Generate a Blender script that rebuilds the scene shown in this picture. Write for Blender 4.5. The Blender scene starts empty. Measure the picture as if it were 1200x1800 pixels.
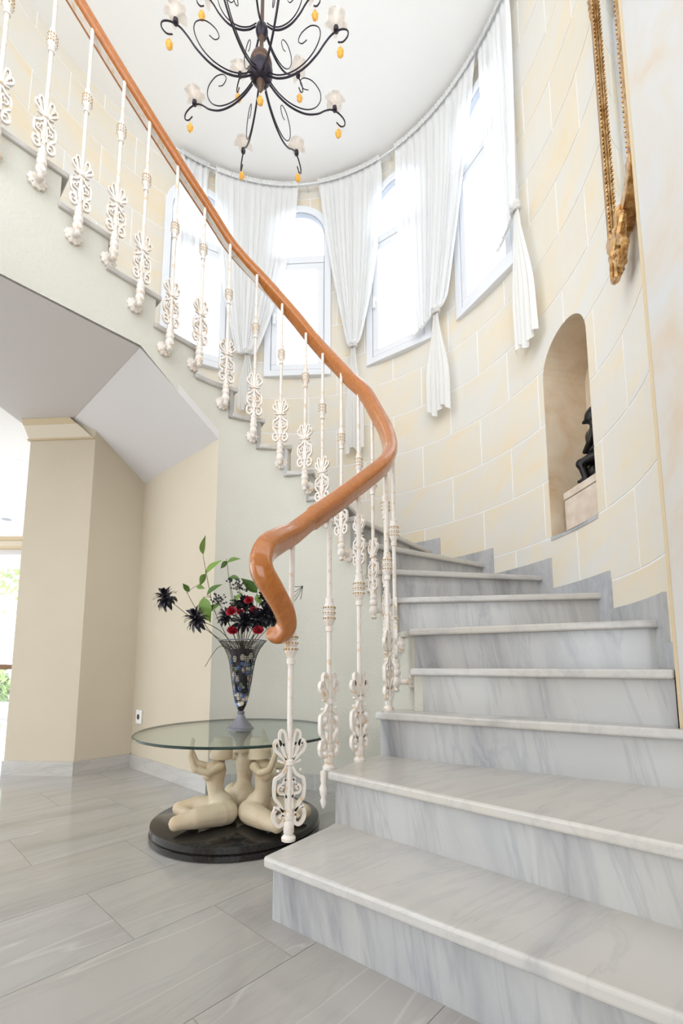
import bpy, bmesh, math, random
from mathutils import Vector, Matrix
from mathutils.geometry import delaunay_2d_cdt
random.seed(7)
PI = math.pi
sc = bpy.context.scene
C = sc.collection
rad, deg = math.radians, math.degrees

# ------------------------------------------------------------------ camera, world, exposure
EYE, PITCH = 0.6903, rad(6.734)
cam_d = bpy.data.cameras.new('camera')
cam = bpy.data.objects.new('camera', cam_d); C.objects.link(cam)
cam_d.sensor_fit = 'VERTICAL'; cam_d.sensor_height = 36.0; cam_d.lens = 16.0
cam_d.shift_y = 175.5/1800.0
cam_d.clip_start = 0.02; cam_d.clip_end = 200
cam.location = (0, 0, EYE); cam.rotation_euler = (PI/2 + PITCH, 0, 0)
sc.camera = cam

w = bpy.data.worlds.new('daylight'); sc.world = w; w.use_nodes = True
bg = w.node_tree.nodes['Background']
bg.inputs[0].default_value = (0.91, 0.955, 1.0, 1); bg.inputs[1].default_value = 3.2
sc.view_settings.view_transform = 'Standard'; sc.view_settings.look = 'None'
sc.view_settings.gamma = 1.0; sc.view_settings.use_curve_mapping = False
sc.view_settings.exposure = 0.14
sc.cycles.max_bounces = 11; sc.cycles.diffuse_bounces = 6; sc.cycles.transparent_max_bounces = 18

# ------------------------------------------------------------------ shared geometry of the place
OX, OY, R = -0.480, 2.081, 1.671          # axis and radius of the round stone wall
IX, IY = -0.380, 2.030                    # axis of the open well
RISE = 0.17
CEIL = 5.11; SLAB = 2.38
SQ, CQ = math.sin(PITCH), math.cos(PITCH)

def at(x, y, Y):
    """point seen at photo pixel (x, y) at distance Y from the camera plane"""
    a = (x - 600)/800.0; b = (1075.5 - y)/800.0
    d = Vector((a, CQ - b*SQ, SQ + b*CQ)); k = Y/d.y
    return Vector((d.x*k, d.y*k, d.z*k + EYE))
def pol(a, r=R, z=0.0, cx=OX, cy=OY):
    return Vector((cx + r*math.cos(rad(a)), cy + r*math.sin(rad(a)), z))

# ------------------------------------------------------------------ mesh helpers
class MB:
    def __init__(s): s.v = []; s.f = []
    def add(s, vs, fs):
        n = len(s.v); s.v += [tuple(p) for p in vs]; s.f += [tuple(i + n for i in f) for f in fs]
        return s
    def box(s, x0, x1, y0, y1, z0, z1, M=None):
        vs = [Vector(p) for p in ((x0,y0,z0),(x1,y0,z0),(x1,y1,z0),(x0,y1,z0),(x0,y0,z1),(x1,y0,z1),(x1,y1,z1),(x0,y1,z1))]
        if M is not None: vs = [M @ p for p in vs]
        return s.add(vs, [(0,3,2,1),(4,5,6,7),(0,1,5,4),(1,2,6,5),(2,3,7,6),(3,0,4,7)])
    def prism(s, poly, z0, z1, M=None):
        """vertical prism over a plan polygon (counter-clockwise)"""
        ar = sum(poly[i][0]*poly[(i+1) % len(poly)][1] - poly[(i+1) % len(poly)][0]*poly[i][1] for i in range(len(poly)))
        if ar < 0: poly = poly[::-1]
        n = len(poly)
        vs = [Vector((p[0], p[1], z0)) for p in poly] + [Vector((p[0], p[1], z1)) for p in poly]
        if M is not None: vs = [M @ p for p in vs]
        return s.add(vs, [tuple(range(n))[::-1], tuple(range(n, 2*n))] + [(i, (i+1) % n, n+(i+1) % n, n+i) for i in range(n)])
    def lathe(s, prof, n=20, M=None, cap=True):
        vs = []; fs = []
        for r, z in prof:
            for i in range(n):
                a = 2*PI*i/n; vs.append(Vector((r*math.cos(a), r*math.sin(a), z)))
        for k in range(len(prof)-1):
            for i in range(n):
                j = (i+1) % n; fs.append((k*n+i, k*n+j, (k+1)*n+j, (k+1)*n+i))
        if cap:
            fs.append(tuple(range(n))[::-1]); fs.append(tuple((len(prof)-1)*n+i for i in range(n)))
        if M is not None: vs = [M @ p for p in vs]
        return s.add(vs, fs)
    def tube(s, path, rr, n=8, closed=False, sec=None, up=None):
        path = [Vector(p) for p in path]; m = len(path)
        if not hasattr(rr, '__len__'): rr = [rr]*m
        T = []
        for i in range(m):
            a = path[(i-1) % m] if (closed or i > 0) else path[i]
            b = path[(i+1) % m] if (closed or i < m-1) else path[i]
            t = b - a; T.append(t.normalized() if t.length > 1e-9 else Vector((0,0,1)))
        u = Vector(up) if up is not None else (Vector((0,0,1)) if abs(T[0].z) < .9 else Vector((1,0,0)))
        u = (u - T[0]*u.dot(T[0])).normalized()
        if sec is None: sec = [(math.cos(2*PI*i/n), math.sin(2*PI*i/n)) for i in range(n)]
        n = len(sec); vs = []; fs = []
        for i in range(m):
            u = (u - T[i]*u.dot(T[i])).normalized(); sd = T[i].cross(u)
            for a, b in sec: vs.append(path[i] + sd*(a*rr[i]) + u*(b*rr[i]))
        for k in range(m-1 if not closed else m):
            k2 = (k+1) % m
            for i in range(n):
                j = (i+1) % n; fs.append((k*n+i, k*n+j, k2*n+j, k2*n+i))
        if not closed:
            fs.append(tuple(range(n))[::-1]); fs.append(tuple((m-1)*n+i for i in range(n)))
        return s.add(vs, fs)
    def ball(s, c, r, nu=10, nv=7, M=None):
        c = Vector(c); r = r if hasattr(r, '__len__') else (r, r, r); vs = [c + Vector((0,0,-r[2]))]; fs = []
        for k in range(1, nv):
            p = -PI/2 + PI*k/nv
            for i in range(nu):
                a = 2*PI*i/nu; vs.append(c + Vector((r[0]*math.cos(p)*math.cos(a), r[1]*math.cos(p)*math.sin(a), r[2]*math.sin(p))))
        vs.append(c + Vector((0,0,r[2]))); top = len(vs)-1
        for i in range(nu):
            j = (i+1) % nu; fs.append((0, 1+j, 1+i))
            for k in range(nv-2): fs.append((1+k*nu+i, 1+k*nu+j, 1+(k+1)*nu+j, 1+(k+1)*nu+i))
            fs.append((1+(nv-2)*nu+i, 1+(nv-2)*nu+j, top))
        if M is not None: vs = [M @ p for p in vs]
        return s.add(vs, fs)
    def limb(s, pts, rr, n=12):
        """overlapping balls and a tapered tube: raw material for a remeshed figure"""
        s.tube(pts, rr, n)
        for p, r in zip(pts, rr): s.ball(p, r, 12, 8)
        return s
    def strip(s, pts, w, d, M=None):
        """flat bar of width w (in plane) and depth d following a line in the local x-z plane"""
        m = len(pts); vs = []; fs = []
        for i in range(m):
            a = Vector(pts[max(i-1,0)]); b = Vector(pts[min(i+1,m-1)]); t = (b-a).normalized(); nrm = Vector((-t.y, t.x)); p = Vector(pts[i])
            l = p + nrm*w/2; q = p - nrm*w/2
            vs += [Vector((l.x,-d/2,l.y)), Vector((l.x,d/2,l.y)), Vector((q.x,d/2,q.y)), Vector((q.x,-d/2,q.y))]
        for i in range(m-1):
            for k in range(4):
                k2 = (k+1) % 4; fs.append((i*4+k, (i+1)*4+k, (i+1)*4+k2, i*4+k2))
        fs.append((0,1,2,3)); fs.append((4*m-4, 4*m-1, 4*m-2, 4*m-3))
        if M is not None: vs = [M @ p for p in vs]
        return s.add(vs, fs)
    def mesh(s, name, mat=None, smooth=False, fix=True):
        me = bpy.data.meshes.new(name); me.from_pydata(s.v, [], s.f); me.update()
        if fix:
            bm = bmesh.new(); bm.from_mesh(me); bmesh.ops.recalc_face_normals(bm, faces=bm.faces); bm.to_mesh(me); bm.free()
        if mat: me.materials.append(mat)
        if smooth:
            me.polygons.foreach_set('use_smooth', [True]*len(me.polygons))
            if smooth != 'all':
                try: me.set_sharp_from_angle(angle=rad(40))
                except Exception: pass
        return me

def inst(name, me, parent=None, loc=(0,0,0), rot=(0,0,0), scale=(1,1,1)):
    o = bpy.data.objects.new(name, me); C.objects.link(o)
    o.location = loc; o.rotation_euler = rot; o.scale = scale
    if parent: o.parent = parent
    return o
def obj(name, mb, mat, parent=None, smooth=False, **kw):
    return inst(name, mb.mesh(name, mat, smooth), parent, **kw)
def empty(name, loc=(0,0,0), rot=(0,0,0)):
    o = bpy.data.objects.new(name, None); C.objects.link(o); o.location = loc; o.rotation_euler = rot; o.empty_display_size = .1
    return o
def tag(o, label, cat, group=None):
    o['label'] = label; o['category'] = cat
    if group: o['group'] = group
    return o
def struct(o, label=None):
    o['kind'] = 'structure'
    if label: o['label'] = label
    return o
def bevel(o, wd, seg=2):
    m = o.modifiers.new('bevel', 'BEVEL'); m.width = wd; m.segments = seg; m.limit_method = 'ANGLE'; m.angle_limit = rad(40)
    return o
def copy_tree(o, parent=None):
    c = o.copy(); C.objects.link(c)
    if parent is not None: c.parent = parent
    for ch in list(o.children): copy_tree(ch, c)
    return c
def spline(pts, n=8, closed=False):
    pts = [Vector(p) for p in pts]; out = []; m = len(pts)
    for i in range(m-1 if not closed else m):
        g = (lambda k: pts[k % m]) if closed else (lambda k: pts[min(max(k,0),m-1)])
        p0, p1, p2, p3 = g(i-1), g(i), g(i+1), g(i+2)
        for k in range(n):
            t = k/n
            out.append(.5*((2*p1) + (p2-p0)*t + (2*p0-5*p1+4*p2-p3)*t*t + (3*p1-p0-3*p2+p3)*t**3))
    if not closed: out.append(pts[-1])
    return out
def rotz(a): return Matrix.Rotation(a, 4, 'Z')

# ------------------------------------------------------------------ materials
def mat(name, col=(.8,.8,.8), rough=.5, metal=0.0, spec=.5, **kw):
    m = bpy.data.materials.new(name); m.use_nodes = True
    b = m.node_tree.nodes['Principled BSDF']
    b.inputs['Base Color'].default_value = (*col, 1); b.inputs['Roughness'].default_value = rough
    b.inputs['Metallic'].default_value = metal; b.inputs['Specular IOR Level'].default_value = spec
    for k, v in kw.items(): b.inputs[k].default_value = v
    return m
def N(m, t, **kw):
    n = m.node_tree.nodes.new(t)
    for k, v in kw.items():
        if k in n.inputs: n.inputs[k].default_value = v
        else: setattr(n, k, v)
    return n
def L(m, a, b): m.node_tree.links.new(a, b)
def ramp(m, fac, stops):
    r = N(m, 'ShaderNodeValToRGB'); e = r.color_ramp.elements
    while len(e) < len(stops): e.new(.5)
    for k, (p, c) in enumerate(stops): e[k].position = p; e[k].color = (*c, 1)
    L(m, fac, r.inputs[0]); return r.outputs[0]
def coords(m, scale=(1,1,1), rot=(0,0,0), per_object=True, source='Position'):
    if source == 'Position': out = N(m, 'ShaderNodeNewGeometry').outputs['Position']
    else: out = N(m, 'ShaderNodeTexCoord').outputs[source]
    if per_object:
        oi = N(m, 'ShaderNodeObjectInfo'); mu = N(m, 'ShaderNodeMath', operation='MULTIPLY'); mu.inputs[1].default_value = 37.0
        L(m, oi.outputs['Random'], mu.inputs[0]); ad = N(m, 'ShaderNodeVectorMath', operation='ADD')
        L(m, out, ad.inputs[0]); L(m, mu.outputs[0], ad.inputs[1]); out = ad.outputs[0]
    mp = N(m, 'ShaderNodeMapping'); mp.inputs['Scale'].default_value = scale; mp.inputs['Rotation'].default_value = rot
    L(m, out, mp.inputs[0]); return mp.outputs[0]
def rmap(m, scale, rot):
    """rotate world position first, then stretch"""
    geo = N(m, 'ShaderNodeNewGeometry'); oi = N(m, 'ShaderNodeObjectInfo')
    mu = N(m, 'ShaderNodeMath', operation='MULTIPLY'); mu.inputs[1].default_value = 37.0; L(m, oi.outputs['Random'], mu.inputs[0])
    r = N(m, 'ShaderNodeVectorRotate', rotation_type='EULER_XYZ'); r.inputs['Rotation'].default_value = rot
    L(m, geo.outputs['Position'], r.inputs['Vector'])
    ad = N(m, 'ShaderNodeVectorMath', operation='ADD'); L(m, r.outputs[0], ad.inputs[0]); L(m, mu.outputs[0], ad.inputs[1])
    mp = N(m, 'ShaderNodeMapping'); mp.inputs['Scale'].default_value = scale; L(m, ad.outputs[0], mp.inputs[0])
    return mp.outputs[0]
def noise(m, vec, scale, detail=6, rough=.55, dist=0.0):
    n = N(m, 'ShaderNodeTexNoise'); n.inputs['Scale'].default_value = scale; n.inputs['Detail'].default_value = detail
    n.inputs['Roughness'].default_value = rough; n.inputs['Distortion'].default_value = dist
    L(m, vec, n.inputs['Vector']); return n.outputs['Fac']
def mix(m, fac, a, b, mode='MIX'):
    x = N(m, 'ShaderNodeMix', data_type='RGBA', blend_type=mode)
    for s, v in ((0, fac), (6, a), (7, b)):
        if hasattr(v, 'is_linked'): L(m, v, x.inputs[s])
        elif s == 0: x.inputs[0].default_value = v
        else: x.inputs[s].default_value = (*v, 1)
    return x.outputs[2]
def bump(m, h, strength=.2, dist=.01):
    b = N(m, 'ShaderNodeBump'); b.inputs['Strength'].default_value = strength; b.inputs['Distance'].default_value = dist
    L(m, h, b.inputs['Height']); L(m, b.outputs[0], m.node_tree.nodes['Principled BSDF'].inputs['Normal'])
def base(m): return m.node_tree.nodes['Principled BSDF'].inputs['Base Color']

def marble(name, light, mid, dark, scale, rot, rough=.16, vein=.5, white=0.0):
    m = mat(name, light, rough)
    v = rmap(m, scale, rot)
    a = noise(m, v, 1.0, 8, .6, .6)
    c1 = ramp(m, a, [(.30, dark), (.43, mid), (.56, light), (.8, light)])
    b = noise(m, v, 1.9, 5, .6, .8)
    c2 = ramp(m, b, [(.0, (1,1,1)), (.46, (1,1,1)), (.5, tuple(1-vein*(1-x) for x in (.72,.74,.77))), (.54, (1,1,1)), (1, (1,1,1))])
    c = mix(m, 1.0, c1, c2, 'MULTIPLY')
    cl = noise(m, rmap(m, (1.4,1.4,1.4), (0,0,0)), 1.0, 3)
    warm = ramp(m, cl, [(.35, (1,1,1)), (.7, (1.0,.965,.90))])
    c = mix(m, 1.0, c, warm, 'MULTIPLY')
    if white:
        wv = noise(m, rmap(m, (scale[0]*.7, scale[1]*1.3, scale[2]), rot), 1.3, 2, .4, .3)
        c = mix(m, 1.0, c, ramp(m, wv, [(0, (0,0,0)), (.492, (0,0,0)), (.5, (white,)*3), (.508, (0,0,0)), (1, (0,0,0))]), 'ADD')
    L(m, c, base(m)); return m

M_ = {}
M_['tile'] = marble('floor marble', (.41,.395,.38), (.385,.37,.355), (.33,.32,.305), (.8,4.0,1), (0,0,rad(-47)), .12, .22, .07)
M_['riser'] = marble('riser marble', (.47,.47,.47), (.38,.38,.39), (.20,.205,.22), (3.6,3.6,.5), (rad(8),rad(6),0), .13, .5)
M_['tread'] = marble('tread marble', (.54,.52,.495), (.51,.495,.48), (.40,.395,.395), (4.5,.7,4), (0,0,rad(52)), .15, .3)
M_['skirt'] = marble('skirting marble', (.50,.51,.54), (.43,.445,.475), (.34,.355,.385), (5,5,2), (0,0,0), .2, .4)
M_['basem'] = marble('baseboard marble', (.50,.485,.465), (.46,.445,.43), (.40,.39,.38), (1.2,1.2,7), (0,rad(12),0), .2, .4)
M_['grout'] = mat('floor joint', (.34,.30,.255), .8)

m = mat('limestone', (.86,.78,.62), .75, spec=.25); M_['stone'] = m
v = rmap(m, (1.6,1.6,4.2), (rad(24),rad(28),0))
c = ramp(m, noise(m, v, 1.1, 7, .6, .8), [(.24, (.80,.67,.47)), (.40, (.775,.705,.585)), (.55, (.745,.715,.655)), (.78, (.725,.72,.705))])
oi = N(m, 'ShaderNodeObjectInfo')
c = mix(m, 1.0, c, ramp(m, oi.outputs['Random'], [(0, (1,.96,.885)), (.5, (1,.985,.96)), (1, (.985,.99,1.0))]), 'MULTIPLY')
L(m, c, base(m)); bump(m, noise(m, rmap(m, (1,1,1), (0,0,0)), 60, 5), .12, .004)
M_['mortar'] = mat('white mortar', (.86,.86,.855), .85)

def plaster(name, col, s=.25, sc_=95):
    m = mat(name, col, .8, spec=.2)
    n1 = noise(m, coords(m, per_object=False), sc_, 4, .6); bump(m, n1, s, .006)
    n2 = noise(m, coords(m, per_object=False), 2.2, 3)
    L(m, mix(m, 1.0, col, ramp(m, n2, [(.3, (.965,.96,.95)), (.7, (1,1,1))]), 'MULTIPLY'), base(m)); return m
M_['cream'] = plaster('cream wall paint', (.565,.50,.395), .14, 160)
M_['stringer'] = plaster('textured off-white plaster', (.595,.58,.515), .5, 75)
M_['jamb'] = mat('stained jamb plaster', (.84,.80,.75), .8, spec=.2); m = M_['jamb']
L(m, ramp(m, noise(m, coords(m, (1,1,.8), per_object=False), 2.6, 5, .6, .6), [(.34, (.63,.53,.43)), (.46, (.63,.59,.54)), (.58, (.62,.615,.61))]), base(m)); bump(m, noise(m, coords(m, per_object=False), 40, 4), .15, .006)
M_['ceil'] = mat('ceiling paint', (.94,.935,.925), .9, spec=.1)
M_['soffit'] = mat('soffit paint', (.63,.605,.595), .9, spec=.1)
M_['crown'] = mat('crown moulding paint', (.64,.57,.45), .6)
M_['crown_tan'] = mat('crown moulding ochre band', (.56,.45,.29), .6)
M_['pvc'] = mat('white window frame', (.80,.82,.86), .3)
M_['gasket'] = mat('grey gasket', (.42,.44,.50), .5)
M_['iron'] = mat('white painted iron', (.83,.80,.76), .42)
m = M_['iron']; n = noise(m, coords(m, per_object=True), 34, 4, .7)
L(m, ramp(m, n, [(.0, (.50,.33,.16)), (.36, (.66,.49,.32)), (.45, (.74,.68,.62)), (1, (.78,.755,.735))]), base(m))
M_['gilt'] = mat('rubbed gold paint', (.42,.28,.11), .4, .5)
m = mat('varnished wood', (.55,.22,.07), .18, spec=.6, **{'Coat Weight': .15, 'Coat Roughness': .06}); M_['wood'] = m
v = rmap(m, (1.2,5,5), (0,rad(35),rad(40)))
wv = N(m, 'ShaderNodeTexNoise'); wv.inputs['Scale'].default_value = 9; wv.inputs['Detail'].default_value = 8; wv.inputs['Distortion'].default_value = 1.5; L(m, v, wv.inputs['Vector'])
L(m, ramp(m, wv.outputs['Fac'], [(.25, (.36,.11,.02)), (.5, (.42,.138,.026)), (.75, (.48,.17,.036))]), base(m))
M_['darkiron'] = mat('dark wrought iron', (.028,.022,.034), .38, .55)
M_['bronzehub'] = mat('bronze brown hub', (.10,.055,.035), .3, .5)
M_['amber'] = mat('amber glass', (.95,.55,.10), .08, **{'Transmission Weight': .45, 'IOR': 1.35})

M_['bulb'] = mat('candle bulb', (.93,.90,.86), .15)
m = mat('gilded frame', (.62,.38,.13), .35, .75); M_['gold'] = m
L(m, ramp(m, noise(m, coords(m, per_object=False), 38, 5, .7), [(.3, (.16,.07,.02)), (.48, (.50,.27,.09)), (.7, (.78,.56,.30))]), base(m))
M_['golddark'] = mat('dark gilded frame edge', (.20,.11,.06), .45, .5)
M_['mirror'] = mat('mirror glass', (.86,.87,.88), .02, 1.0)
M_['granite'] = mat('polished black granite', (.018,.016,.015), .10)
m = M_['granite']; L(m, ramp(m, noise(m, coords(m, per_object=False), 160, 3), [(.5, (.014,.012,.011)), (.8, (.03,.027,.025))]), base(m))
m = mat('cast stone figure', (.74,.60,.42), .55); M_['figure'] = m
L(m, ramp(m, noise(m, coords(m), 7, 6, .6), [(.25, (.42,.29,.17)), (.5, (.56,.45,.31)), (.75, (.62,.54,.41))]), base(m))
M_['bronze'] = mat('dark bronze', (.02,.018,.018), .28, .6)
M_['rim'] = mat('green glass edge', (.01,.03,.024), .1)
M_['pewter'] = mat('grey pewter foot', (.20,.20,.225), .42, .4)
M_['wire'] = mat('dark vase wire', (.06,.055,.06), .35, .6)
M_['leaf'] = mat('green leaf', (.10,.20,.022), .5); m = M_['leaf']
oi = N(m, 'ShaderNodeObjectInfo'); L(m, ramp(m, oi.outputs['Random'], [(0, (.05,.12,.016)), (1, (.17,.28,.04))]), base(m))
M_['stem'] = mat('brown-green stem', (.07,.07,.03), .6)
M_['black'] = mat('black silk petal', (.012,.010,.016), .5)
M_['red'] = mat('red silk petal', (.30,.008,.02), .5)
M_['berry'] = mat('blue-black berry', (.012,.012,.022), .35)
M_['white'] = mat('white plastic', (.84,.84,.82), .35)
M_['socket'] = mat('socket recess', (.05,.05,.05), .5)
M_['travertine'] = mat('pink travertine', (.70,.585,.48), .6); m = M_['travertine']
L(m, ramp(m, noise(m, coords(m, (1,1,1), per_object=False), 14, 5), [(.3, (.62,.50,.40)), (.7, (.76,.66,.56))]), base(m))
m = mat('niche plaster', (.70,.585,.43), .8, spec=.2); M_['niche'] = m
L(m, ramp(m, noise(m, coords(m, per_object=False), 4.5, 6, .6, .5), [(.28, (.56,.34,.16)), (.40, (.66,.52,.36)), (.6, (.72,.62,.48))]), base(m))
M_['lamp'] = mat('lit downlight', (1,1,1), .5, **{'Emission Color': (1,.93,.8,1), 'Emission Strength': 12})
M_['bark'] = mat('tree bark', (.50,.42,.45), .9)
M_['garden'] = mat('garden foliage', (.38,.50,.16), .8)
M_['patio'] = mat('pale patio paving', (.70,.70,.68), .8)
M_['tablewood'] = mat('brown table wood', (.24,.13,.075), .45)

def glassy(name, tint, fac):
    m = bpy.data.materials.new(name); m.use_nodes = True; nt = m.node_tree; nt.nodes.remove(nt.nodes['Principled BSDF'])
    t = N(m, 'ShaderNodeBsdfTransparent'); t.inputs[0].default_value = (*tint, 1)
    g = N(m, 'ShaderNodeBsdfGlossy'); g.inputs['Roughness'].default_value = .01
    lw = N(m, 'ShaderNodeLayerWeight'); lw.inputs[0].default_value = .5
    pw = N(m, 'ShaderNodeMath', operation='POWER'); pw.inputs[1].default_value = 4.0; L(m, lw.outputs['Facing'], pw.inputs[0])
    ma = N(m, 'ShaderNodeMath', operation='MULTIPLY_ADD'); ma.inputs[1].default_value = fac; ma.inputs[2].default_value = .04; L(m, pw.outputs[0], ma.inputs[0])
    x = N(m, 'ShaderNodeMixShader'); L(m, ma.outputs[0], x.inputs[0]); L(m, t.outputs[0], x.inputs[1]); L(m, g.outputs[0], x.inputs[2])
    L(m, x.outputs[0], nt.nodes['Material Output'].inputs[0]); return m
M_['glass'] = glassy('window glass', (.97,.985,1), .5)
M_['tglass'] = glassy('table glass', (.90,.95,.93), .6)
def sheer(name, col, through):
    m = bpy.data.materials.new(name); m.use_nodes = True; nt = m.node_tree; nt.nodes.remove(nt.nodes['Principled BSDF'])
    t = N(m, 'ShaderNodeBsdfTransparent'); d = N(m, 'ShaderNodeBsdfDiffuse'); r = N(m, 'ShaderNodeBsdfTranslucent')
    d.inputs[0].default_value = (*col, 1); r.inputs[0].default_value = (*col, 1)
    a = N(m, 'ShaderNodeMixShader'); a.inputs[0].default_value = .2; L(m, d.outputs[0], a.inputs[1]); L(m, r.outputs[0], a.inputs[2])
    b = N(m, 'ShaderNodeMixShader'); b.inputs[0].default_value = 1-through; L(m, t.outputs[0], b.inputs[1]); L(m, a.outputs[0], b.inputs[2])
    L(m, b.outputs[0], nt.nodes['Material Output'].inputs[0]); return m
M_['sheer'] = sheer('white sheer voile', (.90,.905,.91), .05)
M_['sheer2'] = sheer('gathered white voile', (.85,.845,.83), .05)
M_['petal'] = sheer('frosted shell petal', (.96,.88,.80), .3)

# ================================================================== SETTING
def unit(x, y):
    l = math.hypot(x, y); return Vector((x/l, y/l, 0))

# ------------------------------------------------------------------ floor of marble tiles
fl = MB().box(-6.6, 2.6, -3.0, 6.3, -.12, -.0012)
floor = struct(obj('floor', fl, M_['grout']), 'pale grey veined marble tiles laid diagonally across the hall floor')
UA = rad(47); U = Vector((math.cos(UA), math.sin(UA), 0)); V = Vector((math.sin(UA), -math.cos(UA), 0))
TL, TW, J = .60, .346, .0010
tm = MB().box(-TL/2+J, TL/2-J, -TW/2+J, TW/2-J, -.02, 0).mesh('tile', M_['tile'])
row0 = -2.27; offs = {0:.491, 1:.805, 2:.552, 3:.78, 4:.52}
cand = []
for r in range(-18, 22):
    off = offs.get(r, (r*.217) % .6)
    for k in range(-14, 18):
        p = U*(off + TL*(k+.5)) + V*(row0 + TW*(r+.5))
        if -4.9 < p.x < 1.15 and -.75 < p.y < 6.0:
            if p.x > .1 and p.y > 1.5: continue          # under the stair
            if p.y > 3.5 and p.x > -2.4: continue        # behind the alcove wall
            cand.append((abs(p.x+.8)+abs(p.y-1.8), p))
cand.sort(key=lambda q: q[0])
for _, p in cand[:295]:
    inst('tile', tm, floor, (p.x, p.y, 0), (0, 0, UA))

# ------------------------------------------------------------------ round wall: sheet with openings, mapped onto the cylinder
def inside(p, poly):
    x, y = p; c = False; n = len(poly)
    for i in range(n):
        x0, y0 = poly[i]; x1, y1 = poly[(i+1) % n]
        if (y0 > y) != (y1 > y) and x < (x1-x0)*(y-y0)/(y1-y0) + x0: c = not c
    return c
def curved(poly, holes, r0, r1, step=3.0):
    """solid slab over polygon (degrees, z) between radii r0 < r1, minus holes"""
    a0 = min(p[0] for p in poly); a1 = max(p[0] for p in poly); z0 = min(p[1] for p in poly); z1 = max(p[1] for p in poly)
    vs = []; es = []
    def loop(pl):
        n = len(vs)
        for p in pl: vs.append(Vector((p[0]*.03, p[1])))
        for i in range(len(pl)): es.append((n+i, n+(i+1) % len(pl)))
    loop(poly)
    for h in holes: loop(h)
    k = math.ceil(a0/step + 1e-6)
    while k*step < a1 - 1e-3:
        n = len(vs); vs.extend([Vector((k*step*.03, z0)), Vector((k*step*.03, z1))]); es.append((n, n+1)); k += 1
    ov, oe, of, *_ = delaunay_2d_cdt(vs, es, [], 0, 1e-5)
    tri = []
    for f in of:
        c = sum((ov[i] for i in f), Vector((0,0)))/len(f); q = (c.x/.03, c.y)
        if inside(q, poly) and not any(inside(q, h) for h in holes): tri.append(tuple(f))
    n = len(ov); mb = MB()
    if not tri: return None
    P = [pol(p.x/.03, r0, p.y) for p in ov] + [pol(p.x/.03, r1, p.y) for p in ov]
    ed = {}
    for f in tri:
        for i in range(len(f)):
            e = (f[i], f[(i+1) % len(f)]); key = tuple(sorted(e)); ed.setdefault(key, []).append(e)
    fs = [f[::-1] for f in tri] + [tuple(i+n for i in f) for f in tri]
    for key, l in ed.items():
        if len(l) == 1: a, b = l[0]; fs.append((a, b, b+n, a+n))
    used = sorted({i for f in fs for i in f}); ix = {u: i for i, u in enumerate(used)}
    mb.add([P[u] for u in used], [tuple(ix[i] for i in f) for f in fs])
    mb.area = sum(abs((ov[f[1]]-ov[f[0]]).cross(ov[f[2]]-ov[f[0]]))/2 for f in tri)
    return mb
WINS = [26.4, 54.9, 86.8, 116.9]
WZ0, WSPR, WHALF = 3.205, 4.575, 9.75
def arch(ac, half, z0, spr, rise, n=14):
    pts = [(ac-half, z0), (ac+half, z0)]
    for i in range(n+1):
        t = PI*i/n; pts.append((ac + half*math.cos(t), spr + rise*math.sin(t)))
    return pts
NA, NH, NZ0, NSPR, NRISE = 5.3, 6.8, 1.385, 2.31, .195
holes = [arch(a, WHALF-.9, WZ0+.03, WSPR, .26) for a in WINS]
nhole = arch(NA, NH, NZ0, NSPR, NRISE, 20)
wall_poly = [(-25.5,-.0), (111,0), (111,2.42), (206,2.42), (206,CEIL), (-25.5,CEIL)]
wall = struct(obj('wall_back', curved(wall_poly, holes + [nhole], R-.001, R+.16), M_['mortar']),
              'tall curved stair wall clad in pale honey limestone blocks')
def tread_z(a):
    for k in range(18, 3, -1):
        if a >= QA[k]: return k*RISE
    return .5
QA = {4:-34, 5:-18.2, 6:-1.6, 7:14.6, 8:30.9, 9:46.2, 10:61.8, 11:77.4, 12:93, 13:109, 14:125, 15:135, 16:145, 17:155, 18:165}
ZC = [1.06 + .327*i for i in range(-1, 20)]
BW = 17.45; g = .0045; ga = deg(g/R)
for i, z0 in enumerate(ZC):
    z1 = min(z0 + .327, CEIL)
    if z0 > CEIL - .05: break
    off = 4.9 if (i % 2 == 1) else 13.6
    for k in range(-4, 14):
        a0 = off + BW*k; a1 = a0 + BW
        a0 = max(a0, -25.5); a1 = min(a1, 206)
        if a1 - a0 < 1.2: continue
        if z1 < tread_z((a0+a1)/2) - .25 or (a0 > 100 and z1 < 2.75): continue
        lo = max(z0, 2.43) if a1 > 111 else z0
        mb = curved([(a0+ga, lo+g), (a1-ga, lo+g), (a1-ga, z1-g), (a0+ga, z1-g)],
                    [h for h in holes + [arch(NA, NH+.02, NZ0-.001, NSPR, NRISE+.001, 20)] if max(p[0] for p in h) > a0 and min(p[0] for p in h) < a1 and max(p[1] for p in h) > z0 and min(p[1] for p in h) < z1],
                    R-.003, R+.006, 3.0)
        if mb is None or mb.area < .003: continue
        inst('stone_block', mb.mesh('stone_block', M_['stone']), wall)

# ------------------------------------------------------------------ niche lining
nb = MB(); outl = nhole; n = len(outl); DEP = .27
ring0 = [pol(a, R-.001, z) for a, z in outl]; ring1 = [pol(NA+(a-NA)*.97, R+DEP, NZ0+(z-NZ0)*.995) for a, z in outl]
ctr = pol(NA, R+DEP+.05, 1.9)
nb.add(ring0 + ring1 + [ctr], [(i, (i+1) % n, n+(i+1) % n, n+i) for i in range(n)] + [(n+i, n+(i+1) % n, 2*n) for i in range(n)])
obj('niche_lining', nb, M_['niche'], wall)
sb = MB(); pl_ = [pol(NA-NH+NH*2*i/8, R-.008) for i in range(9)] + [pol(NA+NH-NH*2*i/8, R+.1) for i in range(9)]
sb.prism([(p.x, p.y) for p in pl_], NZ0-.016, NZ0+.002); obj('niche_sill', sb, M_['skirt'], wall)

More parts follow.
